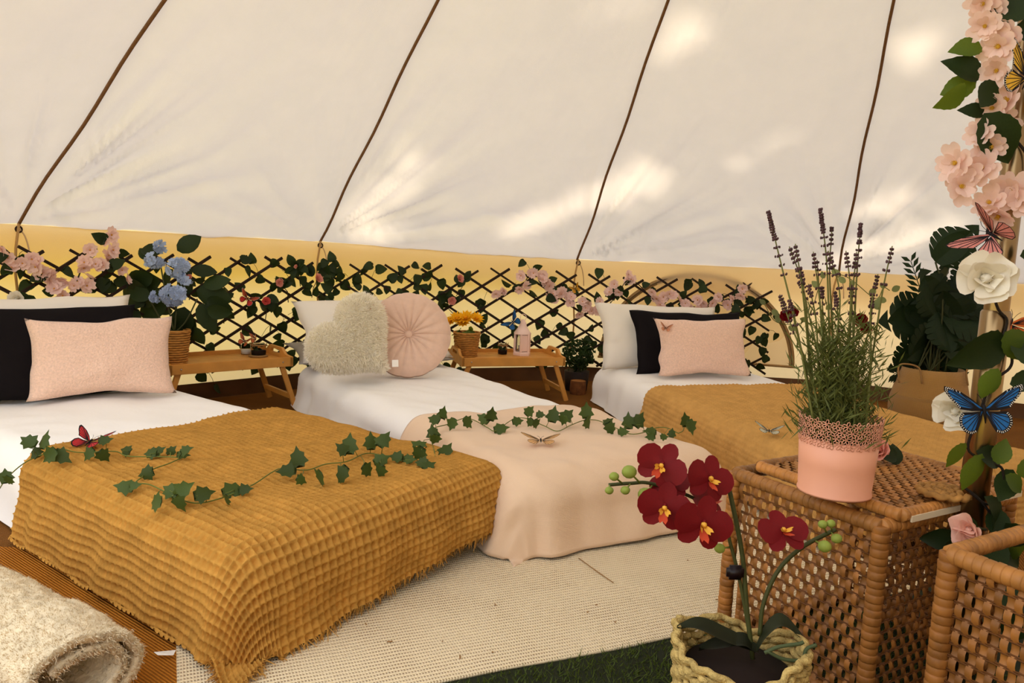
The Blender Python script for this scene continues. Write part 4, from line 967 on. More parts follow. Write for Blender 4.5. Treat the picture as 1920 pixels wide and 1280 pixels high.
for (x, y, fr) in tips:
    q = pxd(x, y, dp+rr.uniform(-.05, .05))-p; b0 = Vector((max(-1, min(1, (x-1562)/110))*r0*.7+rr.gauss(0, .006), rr.gauss(0, .02), hp_*.68))
    path = smooth_path([b0, b0.lerp(q, .4)+Vector((0, 0, .02)), b0.lerp(q, .75)+Vector((rr.gauss(0, .004), 0, .008)), q], 10)
    mb = MB(); mb.tube(path, [.0022-.0014*i/len(path) for i in range(len(path))], 5); st = mb.build('flower_stem', M_LAVS, e)
    mb = MB(); N_ = len(path); i0 = int(N_*(1-fr)); Ltot = sum((path[i+1]-path[i]).length for i in range(i0, N_-1)); step = .0075; acc = 0; t_ = 0
    for i in range(i0, N_-1):
        seg = path[i+1]-path[i]; d_ = seg.normalized(); nn = int(seg.length/step)+1
        for w_ in range(nn):
            c_ = path[i]+seg*(w_/nn); t_ = (i-i0+w_/nn)/(N_-1-i0)
            if t_ < .55 and (int((i*nn+w_)/1) % 3): continue
            for k in range(5):
                a = 2*PI*k/5+w_*1.1; s_ = d_.cross(Vector((0, 1, .3))).normalized(); s2 = d_.cross(s_); o_ = (s_*math.cos(a)+s2*math.sin(a))
                rad = rr.uniform(.0022, .0046)*(1.15-.55*t_) if t_ > .55 else rr.uniform(.003, .006)
                mb.ball(tuple(c_+o_*rad+d_*.002), rr.uniform(.0013, .0022), 4, 3, sc=(1, 1, 1.4))
    mb.build('flower_spike', M_LAVF, st)
mb = MB()
for k in range(3600):
    x, y, fr = rr.choice(tips); b0 = Vector((rr.gauss(0, r0*.5), rr.gauss(0, r0*.45), hp_*.70)); q = pxd(x, y, dp)-p; t = rr.random()**1.4*.58
    c_ = b0.lerp(Vector((q.x*.95+rr.gauss(0, .012), rr.gauss(0, .02), q.z)), t); a = rr.uniform(0, 6.28); d_ = Vector((math.cos(a), math.sin(a), rr.uniform(.4, 1.6))).normalized(); l = rr.uniform(.018, .042)*(1-.4*t)
    s_ = d_.cross(Vector((rr.gauss(0, 1), rr.gauss(0, 1), 0))).normalized()*.0013
    mb.add([c_, c_+d_*l*.5+s_, c_+d_*l, c_+d_*l*.5-s_], [(0, 1, 2, 3)])
o = mb.build('needle_foliage', M_LAVL, e, False); o['kind'] = 'stuff'
# coaster and rosebud on the lid
p = px(1768, 927, ZL); e = empty('braided_coaster', p, label='round braided straw coaster on the hamper lid', cat='coaster')
for j, rad in enumerate((.012, .024, .036)):
    mb = MB(); mb.tube([((rad+.0016*math.cos(a*12))*math.cos(a), (rad+.0016*math.cos(a*12))*math.sin(a), .005+.0016*math.sin(a*12)) for a in [2*PI*i/60 for i in range(60)]], .0058, 5, closed=True); mb.build('braid', mat('straw_braid', srgb(170, 122, 62), .8, var=.3, vscale=80), e)
pr = px(1650, 850, ZL+.01); e = empty('rosebud_stem', pr, label='pink rosebud lying on the hamper behind the pot', cat='flower')
put(ME_ROSEP, 'rosebud', look((0, 0, .004), (-.6, -.5, .4), 0, .022), e)
for x, y, a in ((1668, 862, .5), (1682, 858, 1.2), (1676, 872, -.2)): put(ME_OVATE[0], 'leaf', look(pxd(x, y, depth_of(pr))-pr, (random.gauss(0, .3), -1, .4), a, .042), e)

# ------------------------------------------------------------------ orchid in a rope basket
pc = pxd(1388, 1204, 1.06); HBK = max(.12, pc.z); do = 1.06; ko = do/FPX
e = empty('potted_orchid', (pc.x, pc.y, 0), label='dark red orchid in a pale rope basket by the hamper', cat='plant')
R_ = 119*ko; M_ROPE = mat('seagrass_rope', srgb(196, 168, 104), .8, spec=.15, var=.3, vscale=110, bump=1, bscale=320)
mb = MB(); mb.lathe([(0, .004), (R_*.74, .004), (R_*.84, HBK*.82), (0, HBK*.84)], 28); mb.build('liner', mat('liner_dark', srgb(34, 20, 14), .9), e)
rows = 19
for k in range(rows):
    t = (k+.5)/rows; rad = R_*(.84+.16*t); z = HBK*t; pts = []
    for j in range(144):
        a = 2*PI*j/144; wob = .0034*math.cos(20*a+k*PI); dip = (.012*math.cos(2*a+.8)+.006*math.sin(5*a))*t*t
        pts.append(((rad+wob)*math.cos(a), (rad+wob)*math.sin(a), z+dip+.001*math.sin(16*a+k)))
    mb = MB(); mb.tube(pts, HBK/rows*.50, 5, closed=True); mb.build('rope_row', M_ROPE, e)
def oc(x, y, d=0.0): q = pxd(1100+x/2.667, 800+y/2.667, do+d); return q-Vector((pc.x, pc.y, 0))
M_OST = mat('orchid_stem', srgb(64, 66, 28), .6); M_ORC = mat('orchid_red', srgb(110, 12, 18), .6, spec=.2, trans=.12, tcol=srgb(160, 16, 24), var=.25, vscale=50); M_LIP = mat('orchid_lip', srgb(196, 70, 40), .5); M_LIPY = mat('orchid_yellow', srgb(226, 168, 60), .5); M_BUD = mat('orchid_bud', srgb(134, 146, 60), .6, var=.15, vscale=60)
for pts, r_ in (([(830, 1160), (800, 900), (775, 620), (700, 250)], .0034), ([(832, 1140), (770, 790), (720, 590), (690, 510), (560, 370), (330, 285), (220, 282), (110, 290)], .0026), ([(865, 1040), (885, 880), (960, 715), (1080, 600), (1245, 512)], .0030)):
    mb = MB(); mb.tube(smooth_path([oc(x, y, .02) for x, y in pts], 8), r_, 6); mb.build('stem', M_OST, e)
for x, y, s_, to in ((213, 225, .0096, (270, 283)), (137, 248, .0064, (180, 284)), (113, 318, .0056, (115, 290)), (193, 317, .0062, (220, 283)), (293, 337, .0095, (330, 290)), (665, 607, .007, (712, 602)), (1180, 487, .006, (1200, 530)), (1222, 483, .0056, (1225, 520)), (1250, 558, .007, (1220, 525)), (1190, 597, .0086, (1140, 568))):
    mb = MB(); mb.ball(tuple(oc(x, y)), s_, 10, 7, 0, sc=(1.1, 1, .95)); mb.tube([oc(x, y), oc(*to, .02)], .0014, 4); mb.build('bud', M_BUD, e)
mb = MB(); mb.box(tuple(oc(742, 727, .01)), (.024, .012, .020), bev=.004); mb.build('clip', mat('black_plastic', srgb(24, 10, 14), .4), e)
def opetal(l, w_, cup, seed, round_=1.0):
    rr = random.Random(seed); v = []; f = []; rows = [(0, .15), (.25, .7), (.5, 1), (.75, .92), (.93, .55), (1, .12)]
    for t, ww in rows:
        for s_ in (-1, -.5, 0, .5, 1): v.append((t*l, s_*w_/2*ww, cup*(t*t*.6-abs(s_)**2*.25*ww)*l+rr.gauss(0, .008*l)))
    for i in range(5):
        for j in range(4): f.append((i*5+j, i*5+5+j, i*5+6+j, i*5+1+j))
    return stash(mesh_obj('petal', v, f, M_ORC))
ME_OP = [opetal(1, 1.05, .2, 1), opetal(1, .72, -.15, 2)]
mb = MB(); petal(mb, -PI/2, .5, .34, .5, .5, 0); petal(mb, -PI/2+1.0, .32, .22, .6, .8, 1); petal(mb, -PI/2-1.0, .32, .22, .6, .8, 1); mb.ball((0, .03, .14), .1, 7, 5, 1); mb.ball((0, .14, .1), .07, 6, 4, 2); ME_LIP = stash(mb.build('blossom', [M_LIP, M_LIPY, M_ORC]))
def orchid(x, y, size, d, spin, dep=0.0):
    q = oc(x, y, dep); b = put(ME_LIP, 'blossom', look(q, d, spin, size), e)
    cam_up = 0
    for an, me, sc in ((.15, ME_OP[0], 1.0), (PI-.15, ME_OP[0], 1.0), (PI/2, ME_OP[1], .95), (-PI/2-.75, ME_OP[1], .9), (-PI/2+.75, ME_OP[1], .9)):
        put(me, 'petal', Matrix.Translation((0, 0, .02 if me is ME_OP[0] else 0)) @ Matrix.Rotation(an, 4, 'Z') @ Matrix.Scale(sc, 4), b)
def upspin(d, roll=0.0):
    """spin so that local y of look() points up in the world, plus roll"""
    z = Vector(d).normalized(); m = z.to_track_quat('Z', 'Y').to_matrix(); y = m @ Vector((0, 1, 0)); x = m @ Vector((1, 0, 0)); up = Vector((0, 0, 1)); up = (up-z*up.dot(z)).normalized()
    return math.atan2(-up.dot(x), up.dot(y))+roll
for x, y, s_, d, rl, dep in ((372, 195, .036, (-.25, -1, .2), -.5, -.01), (612, 262, .036, (.3, -1, .35), -.35, 0), (388, 405, .037, (-.15, -1, .1), -.15, -.02), (578, 488, .041, (.1, -1, .1), -.25, -.035), (420, 290, .030, (-.5, -.6, .9), .4, .015), (600, 380, .030, (.5, -.5, .9), .3, .015), (980, 525, .036, (.05, -.75, .8), .1, -.005)):
    orchid(x, y, s_, d, upspin(d, rl), dep)
for pts, w_ in (([(860, 1130), (700, 1060), (560, 1000), (450, 1015)], .030), ([(850, 1120), (900, 1030), (980, 985), (1090, 1080)], .032), ([(840, 1130), (780, 1080), (640, 1100), (560, 1120)], .028)):
    path = smooth_path([oc(x, y, .01) for x, y in pts], 6); v = []; f = []; n = len(path)
    for i, q in enumerate(path):
        t = i/(n-1); ww = w_*math.sin(PI*min(1, .12+.88*t))**.7*.5+.001; s_ = Vector((.3, 1, .2)).normalized()
        for s2 in (-1, 0, 1): v.append(q+s_*ww*s2+Vector((0, 0, .006*abs(s2))))
    for i in range(n-1):
        for j in range(2): f.append((i*3+j, i*3+3+j, i*3+4+j, i*3+1+j))
    mesh_obj('leaf', v, f, leafmat('orchid_leaf', srgb(36, 40, 22)), e)
for pts in ([(890, 1130), (960, 1100), (1060, 1085), (1085, 1075)], [(900, 1120), (980, 1160), (1075, 1165), (1100, 1110), (1150, 1090)]):
    mb = MB(); mb.tube(smooth_path([oc(x, y, -.03) for x, y in pts], 5), .0026, 5); mb.build('air_root', mat('air_root', srgb(72, 82, 50), .7), e)
# ------------------------------------------------------------------ centre pole with its garland
M_POLE = mat('pole_steel', srgb(150, 124, 88), .28, metal=1.0, var=.05, vscale=3)
e = empty('tent_pole', label='shiny metal centre pole of the tent', cat='pole')
mb = MB(); mb.lathe([(0, 0), (.0215, 0), (.0215, .66), (.0190, .664)], 28); mb.build('lower_tube', M_POLE, e)
mb = MB(); mb.lathe([(.0178, .655), (.0178, 2.93), (0, 2.93)], 28); mb.build('upper_tube', M_POLE, e)
mb = MB(); mb.lathe([(.05, 2.92), (.05, 2.94), (.02, 2.985), (0, 2.99)], 20); mb.build('pole_cap', M_DARKM, e)
dpole = 1.2
def pp(x, y, off=0.0):
    """point beside the pole: at the depth of the pole at that height, off metres nearer"""
    d = 1.25
    for _ in range(5): q = pxd(x, y, d); d = depth_of((0, 0, q.z))-off
    return pxd(x, y, d)
g = empty('pole_garland', label='blossom and leaf garland wound up the metal pole', cat='garland'); rr = random.Random(21)
cr = lambda x, y: (1660+x/3.05, y/3.05)
M_BLOS2 = mat('pole_blossom', srgb(246, 216, 204), .8, spec=.1, trans=.35, tcol=srgb(252, 222, 206), var=.10, vscale=60)
def bigblossom(seed):
    rr = random.Random(seed); mb = MB()
    for k, (n, l, lift) in enumerate(((5, 1.0, .2), (5, .72, .55))):
        for j in range(n):
            v = []; f = []; a = 2*PI*(j+.5*k)/n+rr.gauss(0, .12); li = lift+rr.gauss(0, .15); L = l*rr.uniform(.88, 1.1)
            for t, ww in ((0, .15), (.22, .5), (.45, .85), (.68, 1), (.86, .92), (1, .6)):
                for s in (-1, -.5, 0, .5, 1):
                    x = t*L*(1-.10*(t == 1)*(s == 0)); v.append((x*math.cos(li), s*L*.46*ww, x*math.sin(li)+.18*L*(t*t*.6+abs(s)*.45*ww)+rr.gauss(0, .012)))
            for i in range(5):
                for q in range(4): f.append((i*5+q, i*5+5+q, i*5+6+q, i*5+1+q))
            mb.add(v, f, 0, Matrix.Rotation(a, 4, 'Z'))
    for k in range(9): a = k*.7; mb.tube([(0, 0, .05), (.12*math.cos(a), .12*math.sin(a), .3)], .018, 4, 1)
    mb.ball((0, 0, .1), .12, 7, 5, 1)
    return stash(mb.build('blossom', [M_BLOS2, mat('stamen', srgb(206, 158, 50), .8)]))
ME_BB = [bigblossom(s) for s in (1, 2, 3)]
for x, y, s in ((600, 50, .026), (570, 150, .024), (650, 265, .030), (700, 195, .024), (640, 400, .024), (705, 575, .029), (615, 615, .025), (680, 690, .024), (545, 755, .022), (610, 835, .024), (405, 930, .029), (430, 1065, .028), (555, 960, .029), (725, 1085, .031), (600, 1160, .026), (650, 1230, .027), (560, 20, .024), (770, 1150, .028), (450, 990, .026)):
    q = pp(*cr(x, y), .025+rr.uniform(0, .015)); d = (Vector(CAM)-q).normalized()+Vector((rr.gauss(-.25, .35), rr.gauss(0, .3), rr.gauss(0, .35))); put(rr.choice(ME_BB), 'blossom', look(q, d, rr.uniform(0, 6), s), g)
SER = [(0, 0), (.10, .06), (.20, .10), (.22, .16), (.30, .24), (.31, .30), (.355, .40), (.35, .46), (.36, .54), (.33, .60), (.31, .68), (.26, .74), (.22, .82), (.15, .88), (.09, .96), (0, 1.05)]
ME_SER = [stash(leaf_mesh(SER, f_, c_, 'leaf', m_)) for f_, c_, m_ in ((.3, .2, M_LEAFG), (-.25, .25, M_LEAFG), (.5, .3, M_LEAF), (.2, -.25, M_LEAF))]
def gleaf(x, y, ang, sc, k, off=.03, nx=0.0, nz=.2):
    q = pp(x, y, off); yv = Vector((math.cos(ang), -.1, math.sin(ang))).normalized(); zv = Vector((nx, -1, nz)).normalized(); xv = yv.cross(zv).normalized(); zv = xv.cross(yv)
    put(ME_SER[k], 'leaf', frame(q, xv, yv, zv) @ Matrix.Scale(sc, 4), g)
for x, y, a, sc, k in ((1842, 90, 3.2, .046, 0), (1835, 150, 2.6, .056, 2), (1832, 150, 3.5, .050, 1), (1812, 160, 3.9, .052, 0), (1866, 152, 4.1, .050, 3), (1845, 215, 2.9, .035, 2), (1845, 212, 5.3, .082, 2), (1850, 30, .25, .075, 3), (1875, 20, .6, .06, 1),
                       (1880, 625, 3.85, .085, 2), (1884, 622, 5.6, .062, 1), (1893, 640, 5.7, .065, 3), (1900, 650, 6.0, .05, 0), (1872, 690, 4.4, .05, 1), (1893, 720, .3, .05, 3), (1812, 830, 4.3, .045, 1), (1842, 850, 4.5, .062, 1), (1830, 845, 5.9, .05, 2), (1870, 870, 1.4, .04, 0), (1900, 880, 4.2, .055, 3), (1905, 885, .3, .05, 1), (1885, 890, 5.6, .04, 0), (1845, 930, 5.3, .06, 2), (1862, 950, 5.0, .05, 3), (1885, 980, 5.6, .06, 2), (1880, 1010, 4.2, .06, 3), (1900, 990, 4.9, .06, 1), (1800, 1010, 3.8, .06, 3), (1790, 1005, 3.3, .05, 2), (1850, 1010, 5.2, .05, 3), (1870, 1030, 5.8, .05, 2), (1905, 1140, 4.7, .06, 2), (1915, 1090, 4.2, .05, 3), (1900, 60, .2, .05, 3), (1912, 480, .2, .04, 2)):
    gleaf(x, y, a, sc, k, rr.uniform(.02, .045), rr.gauss(0, .35), rr.gauss(.2, .3))
vine = [(1874, -40), (1868, 30), (1864, 62), (1880, 130), (1866, 200), (1895, 250), (1925, 290), (1935, 340), (1890, 350), (1860, 400), (1850, 470), (1868, 570), (1888, 600), (1880, 640), (1896, 665), (1893, 690), (1858, 720), (1835, 780), (1815, 840), (1850, 865), (1880, 880), (1872, 930), (1850, 945), (1810, 915), (1840, 940), (1875, 990), (1900, 1040)]
mb = MB(); mb.tube(smooth_path([pp(x, y, .024) for x, y in vine], 6), .0022, 5); mb.build('vine', M_STEMD, g)
def pole_rose(label, x, y, me, size, d, nm='silk_rose', off=.05):
    q = pp(x, y, off); e = empty(nm, q, label=label, cat='flower'); put(me, 'rose_head', look((0, 0, 0), d, .4, size), e)
    mb = MB(); mb.tube([(0, 0, 0), Vector(d).normalized()*-.02, Vector(d).normalized()*-.03+Vector((.02, .02, -.01))], .0025, 5); mb.build('stem', M_STEM, e)
    for k in range(3): a = k*2.1; put(ME_OVATE[0], 'sepal', look(Vector(d).normalized()*-.004, Vector((math.cos(a), 0, math.sin(a)))-Vector(d)*.4, a, size*.6), e)
    return e
M_RW2 = M_ROSEW
def bigrose(m, seed, op=1.0, nm='rose'):
    rr = random.Random(seed); mb = MB()
    for k, (n, l, lift, w_) in enumerate(((3, .55, 1.4, .9), (4, .8, 1.15, 1.0), (4, 1.0, .8/op, 1.05), (5, 1.15, .4/op, 1.0))):
        for j in range(n):
            v = []; f = []; a = 2*PI*j/n+k*.6+rr.gauss(0, .15); li = lift+rr.gauss(0, .12)
            for t, ww in ((0, .2), (.25, .6), (.5, .9), (.75, 1), (.92, .85), (1, .5)):
                for s in (-1, -.5, 0, .5, 1):
                    x = t*l; v.append((x*math.cos(li)-.12*t*t*l*math.sin(li), s*l*w_*.5*ww, x*math.sin(li)+.22*l*abs(s)**1.5*ww+rr.gauss(0, .015)-.1*l*t**4))
            for i in range(5):
                for q in range(4): f.append((i*5+q, i*5+5+q, i*5+6+q, i*5+1+q))
            mb.add(v, f, 0, Matrix.Rotation(a, 4, 'Z'))
    mb.ball((0, 0, .3), .2, 8, 6, 0, sc=(1, 1, 1.4)); return stash(mb.build(nm, m))
ME_BRW = bigrose(M_ROSEW, 3, 1.0); ME_BRP = bigrose(mat('blush_bud', srgb(244, 196, 176), .7, spec=.1, trans=.25, var=.1, vscale=50), 5, .55)
pole_rose('large white silk rose near the pink butterfly on pole', 1845, 522, ME_BRW, .040, (-.35, -1, .05))
pole_rose('white silk rose behind the blue butterfly on pole', 1793, 768, ME_BRW, .032, (-.8, -1, -.1), off=.02)
pole_rose('blush pink rosebud at the foot of the garland', 1822, 992, ME_BRP, .030, (-.9, -.6, .1), off=.09)

# ------------------------------------------------------------------ butterflies
FORE = [(0, .04), (.25, .30), (.55, .52), (.85, .66), (1.0, .70), (1.02, .58), (.88, .36), (.72, .18), (.62, .04), (.30, -.02), (0, -.02)]
HIND = [(0, .02), (.30, .00), (.56, .00), (.66, -.14), (.66, -.36), (.54, -.54), (.38, -.62), (.22, -.56), (.12, -.36), (.02, -.10)]
M_BBLACK = mat('butterfly_black', srgb(20, 14, 16), .6, spec=.2); M_BWHITE = mat('butterfly_white', srgb(240, 232, 222), .7)
def wing_mesh(outline, m, dots, name, veins=5, border=.8):
    P = np.array(outline); c = P.mean(0); mb = MB(); n = len(P); inner = c+(P-c)*border; inner = np.where(np.arange(n)[:, None] < 1, P, inner)
    mb.add([(x, y, 0) for x, y in P]+[(x, y, 0) for x, y in inner], [(k, (k+1) % n, n+(k+1) % n, n+k) for k in range(n)], 1)
    mb.add([(x, y, 0) for x, y in inner]+[(c[0], c[1], .01)], [(k, (k+1) % n, n) for k in range(n)], 0)
    root = np.array([.06, .0]); far = sorted(range(n), key=lambda k: -np.hypot(*(inner[k]-root)))[:veins+1]
    for k in far:
        d = inner[k]-root; L = np.hypot(*d); t = np.array([-d[1], d[0]])/L*.011
        mb.add([(root[0]-t[0], root[1]-t[1], .014), (root[0]+t[0], root[1]+t[1], .014), (inner[k][0]+t[0], inner[k][1]+t[1], .008), (inner[k][0]-t[0], inner[k][1]-t[1], .008)], [(0, 1, 2, 3)], 1)
    if dots:
        far2 = [k for k in range(n) if np.hypot(*P[k]) > .45]
        for a, b in zip(far2, far2[1:]):
            for t in (.15, .5, .85):
                for q in (.30, .65):
                    z = (P[a]*(1-t)+P[b]*t)*(1-q)+(inner[a]*(1-t)+inner[b]*t)*q; r = .013
                    mb.add([(z[0]+r*math.cos(w_), z[1]+r*math.sin(w_), .012) for w_ in (0, 1.26, 2.5, 3.77, 5.03)], [(0, 1, 2, 3, 4)], 2)
    me = stash(mb.build(name, [m, M_BBLACK, M_BWHITE], None, False)); return me
WC = {}
def butterfly(label, p, nrm, up, size, col, name='butterfly', fold=.35, dots=True, hcol=None, border=.8, parent=None):
    nrm = Vector(nrm).normalized(); up = Vector(up); y = (up-nrm*up.dot(nrm)).normalized(); x = y.cross(nrm).normalized(); z = x.cross(y)
    e = empty(name, label=label, cat='butterfly'); e.matrix_world = frame(p, x, y, z) @ Matrix.Scale(size, 4)
    m = mat('wing_%d_%d_%d' % col, srgb(*col), .5, spec=.3, var=.15, vscale=6, trans=.15); m2 = mat('wing_%d_%d_%d' % (hcol or col), srgb(*(hcol or col)), .5, spec=.3, var=.15, vscale=6, trans=.15)
    key = (col, hcol, dots, border)
    if key not in WC: WC[key] = (wing_mesh(FORE, m, dots, 'fore_wing', 5, border), wing_mesh(HIND, m2, dots, 'hind_wing', 5, border))
    for s in (1, -1):
        A = Matrix.Scale(-1, 4, (1, 0, 0)) if s < 0 else Matrix.Identity(4)
        put(WC[key][0], 'fore_wing', A @ Matrix.Translation((.03, .05, .02)) @ Matrix.Rotation(-fold, 4, 'Y'), e); put(WC[key][1], 'hind_wing', A @ Matrix.Translation((.03, 0, .01)) @ Matrix.Rotation(-fold*.8, 4, 'Y'), e)
    mb = MB(); mb.tube([(0, .22, .03), (0, .16, .04), (0, .05, .04), (0, -.1, .03), (0, -.32, .02)], [.02, .045, .05, .04, .012], 8); mb.build('body', M_BBLACK, e)
    for s in (1, -1): mb = MB(); mb.tube(smooth_path([(s*.02, .2, .04), (s*.08, .38, .08), (s*.17, .50, .08)], 4), .008, 4); mb.build('antenna', M_BBLACK, e)
    return e
BLUE = (24, 96, 160)
butterfly('large blue butterfly clipped to the pole', pp(1845, 772, .06), (-.15, -1, .25), (-.1, 0, 1), .0545, BLUE, fold=.1, border=.74)
butterfly('yellow and black butterfly at top of the pole', pp(1925, 150, .05), (.1, -1, .1), (.5, 0, 1), .05, (228, 176, 50), fold=.15, border=.8)
butterfly('pink butterfly with half closed wings on pole', pp(1862, 440, .045), (-.5, -.35, -.1), (-.75, -.2, .05), .05, (206, 128, 118), fold=.75, dots=False, border=.93)
butterfly('orange butterfly behind the pole below white rose', pp(1893, 608, .0), (-.1, -1, .1), (.3, 0, 1), .045, (222, 104, 34), fold=.0, dots=False, border=.97)
def tb(label, x, y, r, col, size, nrm=None, up=(0, 0, 1), **kw):
    p = pxr(x, y, r); return butterfly(label, p, nrm or (Vector(CAM)-p), up, size, col, **kw)
tb('orange and white butterfly on trellis above tray', 464, 560, 2.86, (226, 100, 60), .043, up=(.6, 0, 1), hcol=(222, 60, 54), border=.86)
tb('yellow orange butterfly among blossoms on the trellis', 1079, 541, 2.86, (226, 160, 40), .034, up=(-.6, 0, 1), dots=False, border=.95, fold=.7)
tb('brown butterfly on the arched window trim', 1401, 536, 2.93, (96, 64, 44), .026, dots=False, fold=.5)
pl = inpx(966, 602, p3)+Vector((-.01, -.05, 0)); butterfly('small blue butterfly resting on the pink lantern', pl, (-.3, -1, .1), (-.85, 0, .7), .05, BLUE, dots=False, border=.86, fold=.2)
pj = px(461, 664, TZ1)+Vector((0, -.012, .058)); butterfly('orange butterfly on the white candle glass', pj, (-.2, -1, .5), (.4, 0, 1), .036, (220, 110, 60), dots=False, border=.88, fold=.5)
pj = px(482, 667, TZ1)+Vector((0, -.012, .075)); butterfly('small orange butterfly above the terrarium jar', pj, (-.8, -1, .2), (0, 0, 1), .032, (216, 120, 70), dots=False, border=.9, fold=.8)
butterfly('red and black butterfly on nearest bed', px(168, 829, .225), (0, -.35, 1), (.2, 1, 0), .05, (196, 40, 44), dots=False, border=.8, fold=.35)
butterfly('pale amber butterfly on the pinkish beige throw', px(1014, 826, .214), (0, -.1, 1), (0, 1, 0), .052, (224, 172, 110), dots=False, border=.95, fold=.15)
butterfly('pale mint butterfly on the tan waffle throw', px(1442, 808, .222), (0, -.2, 1), (.3, 1, 0), .042, (210, 206, 178), dots=False, border=.9, fold=.3)
butterfly('tiny peach butterfly on top of the heart cushion', inpx(690, 577, c0)+Vector((0, -.02, 0)), (0, -.6, 1), (0, 1, .5), .026, (226, 170, 140), dots=False, border=.96, fold=.3)
butterfly('tiny yellow and pink butterfly on pink pillow edge', inpx(1250, 616, px(1232, 704, .2))+Vector((0, .02, 0)), (0, -.8, .6), (.2, .3, 1), .028, (224, 150, 110), dots=False, border=.95, fold=.4)

# ------------------------------------------------------------------ ivy on the throws
def ivy(label, pts, leaves, seed, zl=.222):
    rr = random.Random(seed); e = empty('ivy_garland', label=label, cat='garland', group='ivy on the beds')
    path = smooth_path([px(x, y, z) for x, y, z in pts], 7); mb = MB(); mb.tube(path, .0014, 5); mb.build('vine', M_STEML, e); st = MB()
    for x, y, a, s in leaves:
        near = min(path, key=lambda q: (proj2(q)-Vector((x, y))).length); dz = max(0, (proj2(near).y-y))*depth_of(near)/FPX*.8
        q = pxd(x, y, depth_of(near)-.01) if dz > .012 else px(x, y, max(near.z+.006, zl-.0))
        yv = Vector((math.cos(a), rr.uniform(-.2, .6), math.sin(a))).normalized(); zv = Vector((rr.gauss(0, .35), -1, rr.uniform(.3, 1.1))).normalized(); xv = yv.cross(zv).normalized(); zv = xv.cross(yv)
        put(rr.choice(ME_IVY), 'leaf', frame(q-yv*s*.4, xv, yv, zv) @ Matrix.Scale(s*.9, 4), e)
        st.tube([near, near.lerp(q, .5)+Vector((0, 0, .004)), q-yv*s*.4], .0009, 4)
    o = st.build('leaf_stalks', M_STEML, e); o['kind'] = 'stuff'
def proj2(q):
    d = np.array(q)-CAM; z = d@_F; return Vector((960+FPX*(d@_R)/z, 640-FPX*(d@_U)/z))
z_ = .218
ivy('ivy garland winding over the mustard waffle throw', [(-15, 940, .13), (10, 900, .15), (45, 868, .19), (85, 850, z_), (115, 842, z_), (150, 848, z_), (215, 846, z_), (240, 855, z_), (300, 856, z_), (335, 858, z_), (318, 868, z_), (285, 880, z_), (265, 895, z_), (255, 905, z_), (280, 908, z_), (310, 922, z_), (335, 935, z_), (370, 943, z_), (410, 935, z_), (450, 920, z_), (480, 905, z_), (510, 885, z_), (530, 878, z_), (575, 881, z_), (610, 870, z_), (650, 865, z_), (685, 850, z_), (715, 853, z_), (740, 858, z_), (770, 868, z_)],
    [(53, 828, 2.8, .045), (80, 822, 1.5, .046), (65, 845, 2.2, .035), (95, 855, 3.9, .046), (118, 857, 5.8, .044), (10, 890, 2.0, .036), (16, 902, 4.2, .03), (165, 853, 4.0, .036), (196, 857, 5.2, .038), (200, 826, .2, .032), (233, 843, 3.0, .034), (280, 850, 3.2, .034), (300, 846, .6, .034), (320, 845, .9, .034), (350, 843, .6, .034), (345, 852, 0, .03), (270, 888, 3.5, .04), (230, 910, 2.9, .040), (255, 911, .2, .026), (290, 941, 3.4, .044), (320, 920, 2.9, .042), (350, 918, .7, .05), (385, 925, .2, .04), (335, 947, 5.2, .038), (420, 938, 4.5, .042), (440, 919, .3, .046), (462, 918, .1, .03), (535, 885, 3.2, .045), (568, 900, 5.6, .030), (558, 855, 1.8, .048), (600, 900, 4.4, .05), (640, 893, 4.2, .048), (655, 830, 1.6, .052), (640, 840, 2.4, .036), (697, 825, 1.6, .045), (720, 820, 1.0, .048), (717, 860, .5, .042), (690, 883, 5.3, .04), (710, 885, 4.4, .042), (742, 857, 3.1, .036), (770, 862, .0, .03)], 5)
zb = .213
ivy('ivy garland along the top of the pinkish beige throw', [(790, 866, zb), (818, 878, .2), (815, 850, zb), (810, 830, zb), (806, 815, zb), (815, 802, zb), (840, 795, zb), (870, 784, zb), (890, 788, zb), (915, 802, zb), (930, 807, zb), (960, 787, zb), (985, 784, zb), (1020, 798, zb), (1045, 808, zb), (1070, 797, zb), (1095, 788, zb), (1120, 788, zb), (1150, 800, zb), (1180, 813, zb), (1205, 811, zb), (1230, 802, zb), (1250, 802, zb), (1272, 812, zb)],
    [(812, 785, 2.9, .042), (833, 772, 1.4, .042), (848, 796, 4.4, .04), (876, 793, 5.3, .044), (812, 808, 1.8, .046), (815, 825, 4.4, .038), (782, 832, 2.7, .046), (784, 852, 4.2, .044), (838, 843, 1.0, .046), (760, 858, 2.9, .04), (790, 868, 3.3, .036), (806, 872, .6, .036), (905, 783, 2.6, .044), (921, 774, 1.4, .046), (941, 801, .3, .046), (972, 789, .2, .036), (994, 769, .8, .04), (1015, 778, .0, .03), (993, 793, 4.2, .034), (1005, 796, 5.0, .036), (1038, 775, 1.4, .05), (1057, 787, 4.6, .04), (1065, 777, .8, .05), (1100, 768, 1.6, .052), (1105, 795, 5.2, .048), (1142, 790, .8, .036), (1145, 805, 5.2, .042), (1170, 810, .1, .034), (1177, 788, 1.7, .05), (1200, 785, 1.0, .052), (1218, 807, 3.0, .04), (1218, 819, 3.3, .03), (1247, 818, .1, .026), (1260, 810, 1.4, .03)], 6)
ivy('short ivy sprig on the tan waffle throw edge', [(1272, 812, .21), (1280, 808, .21), (1284, 800, .21), (1292, 806, .21)], [(1283, 785, 1.7, .046), (1294, 802, 5.0, .048)], 7)

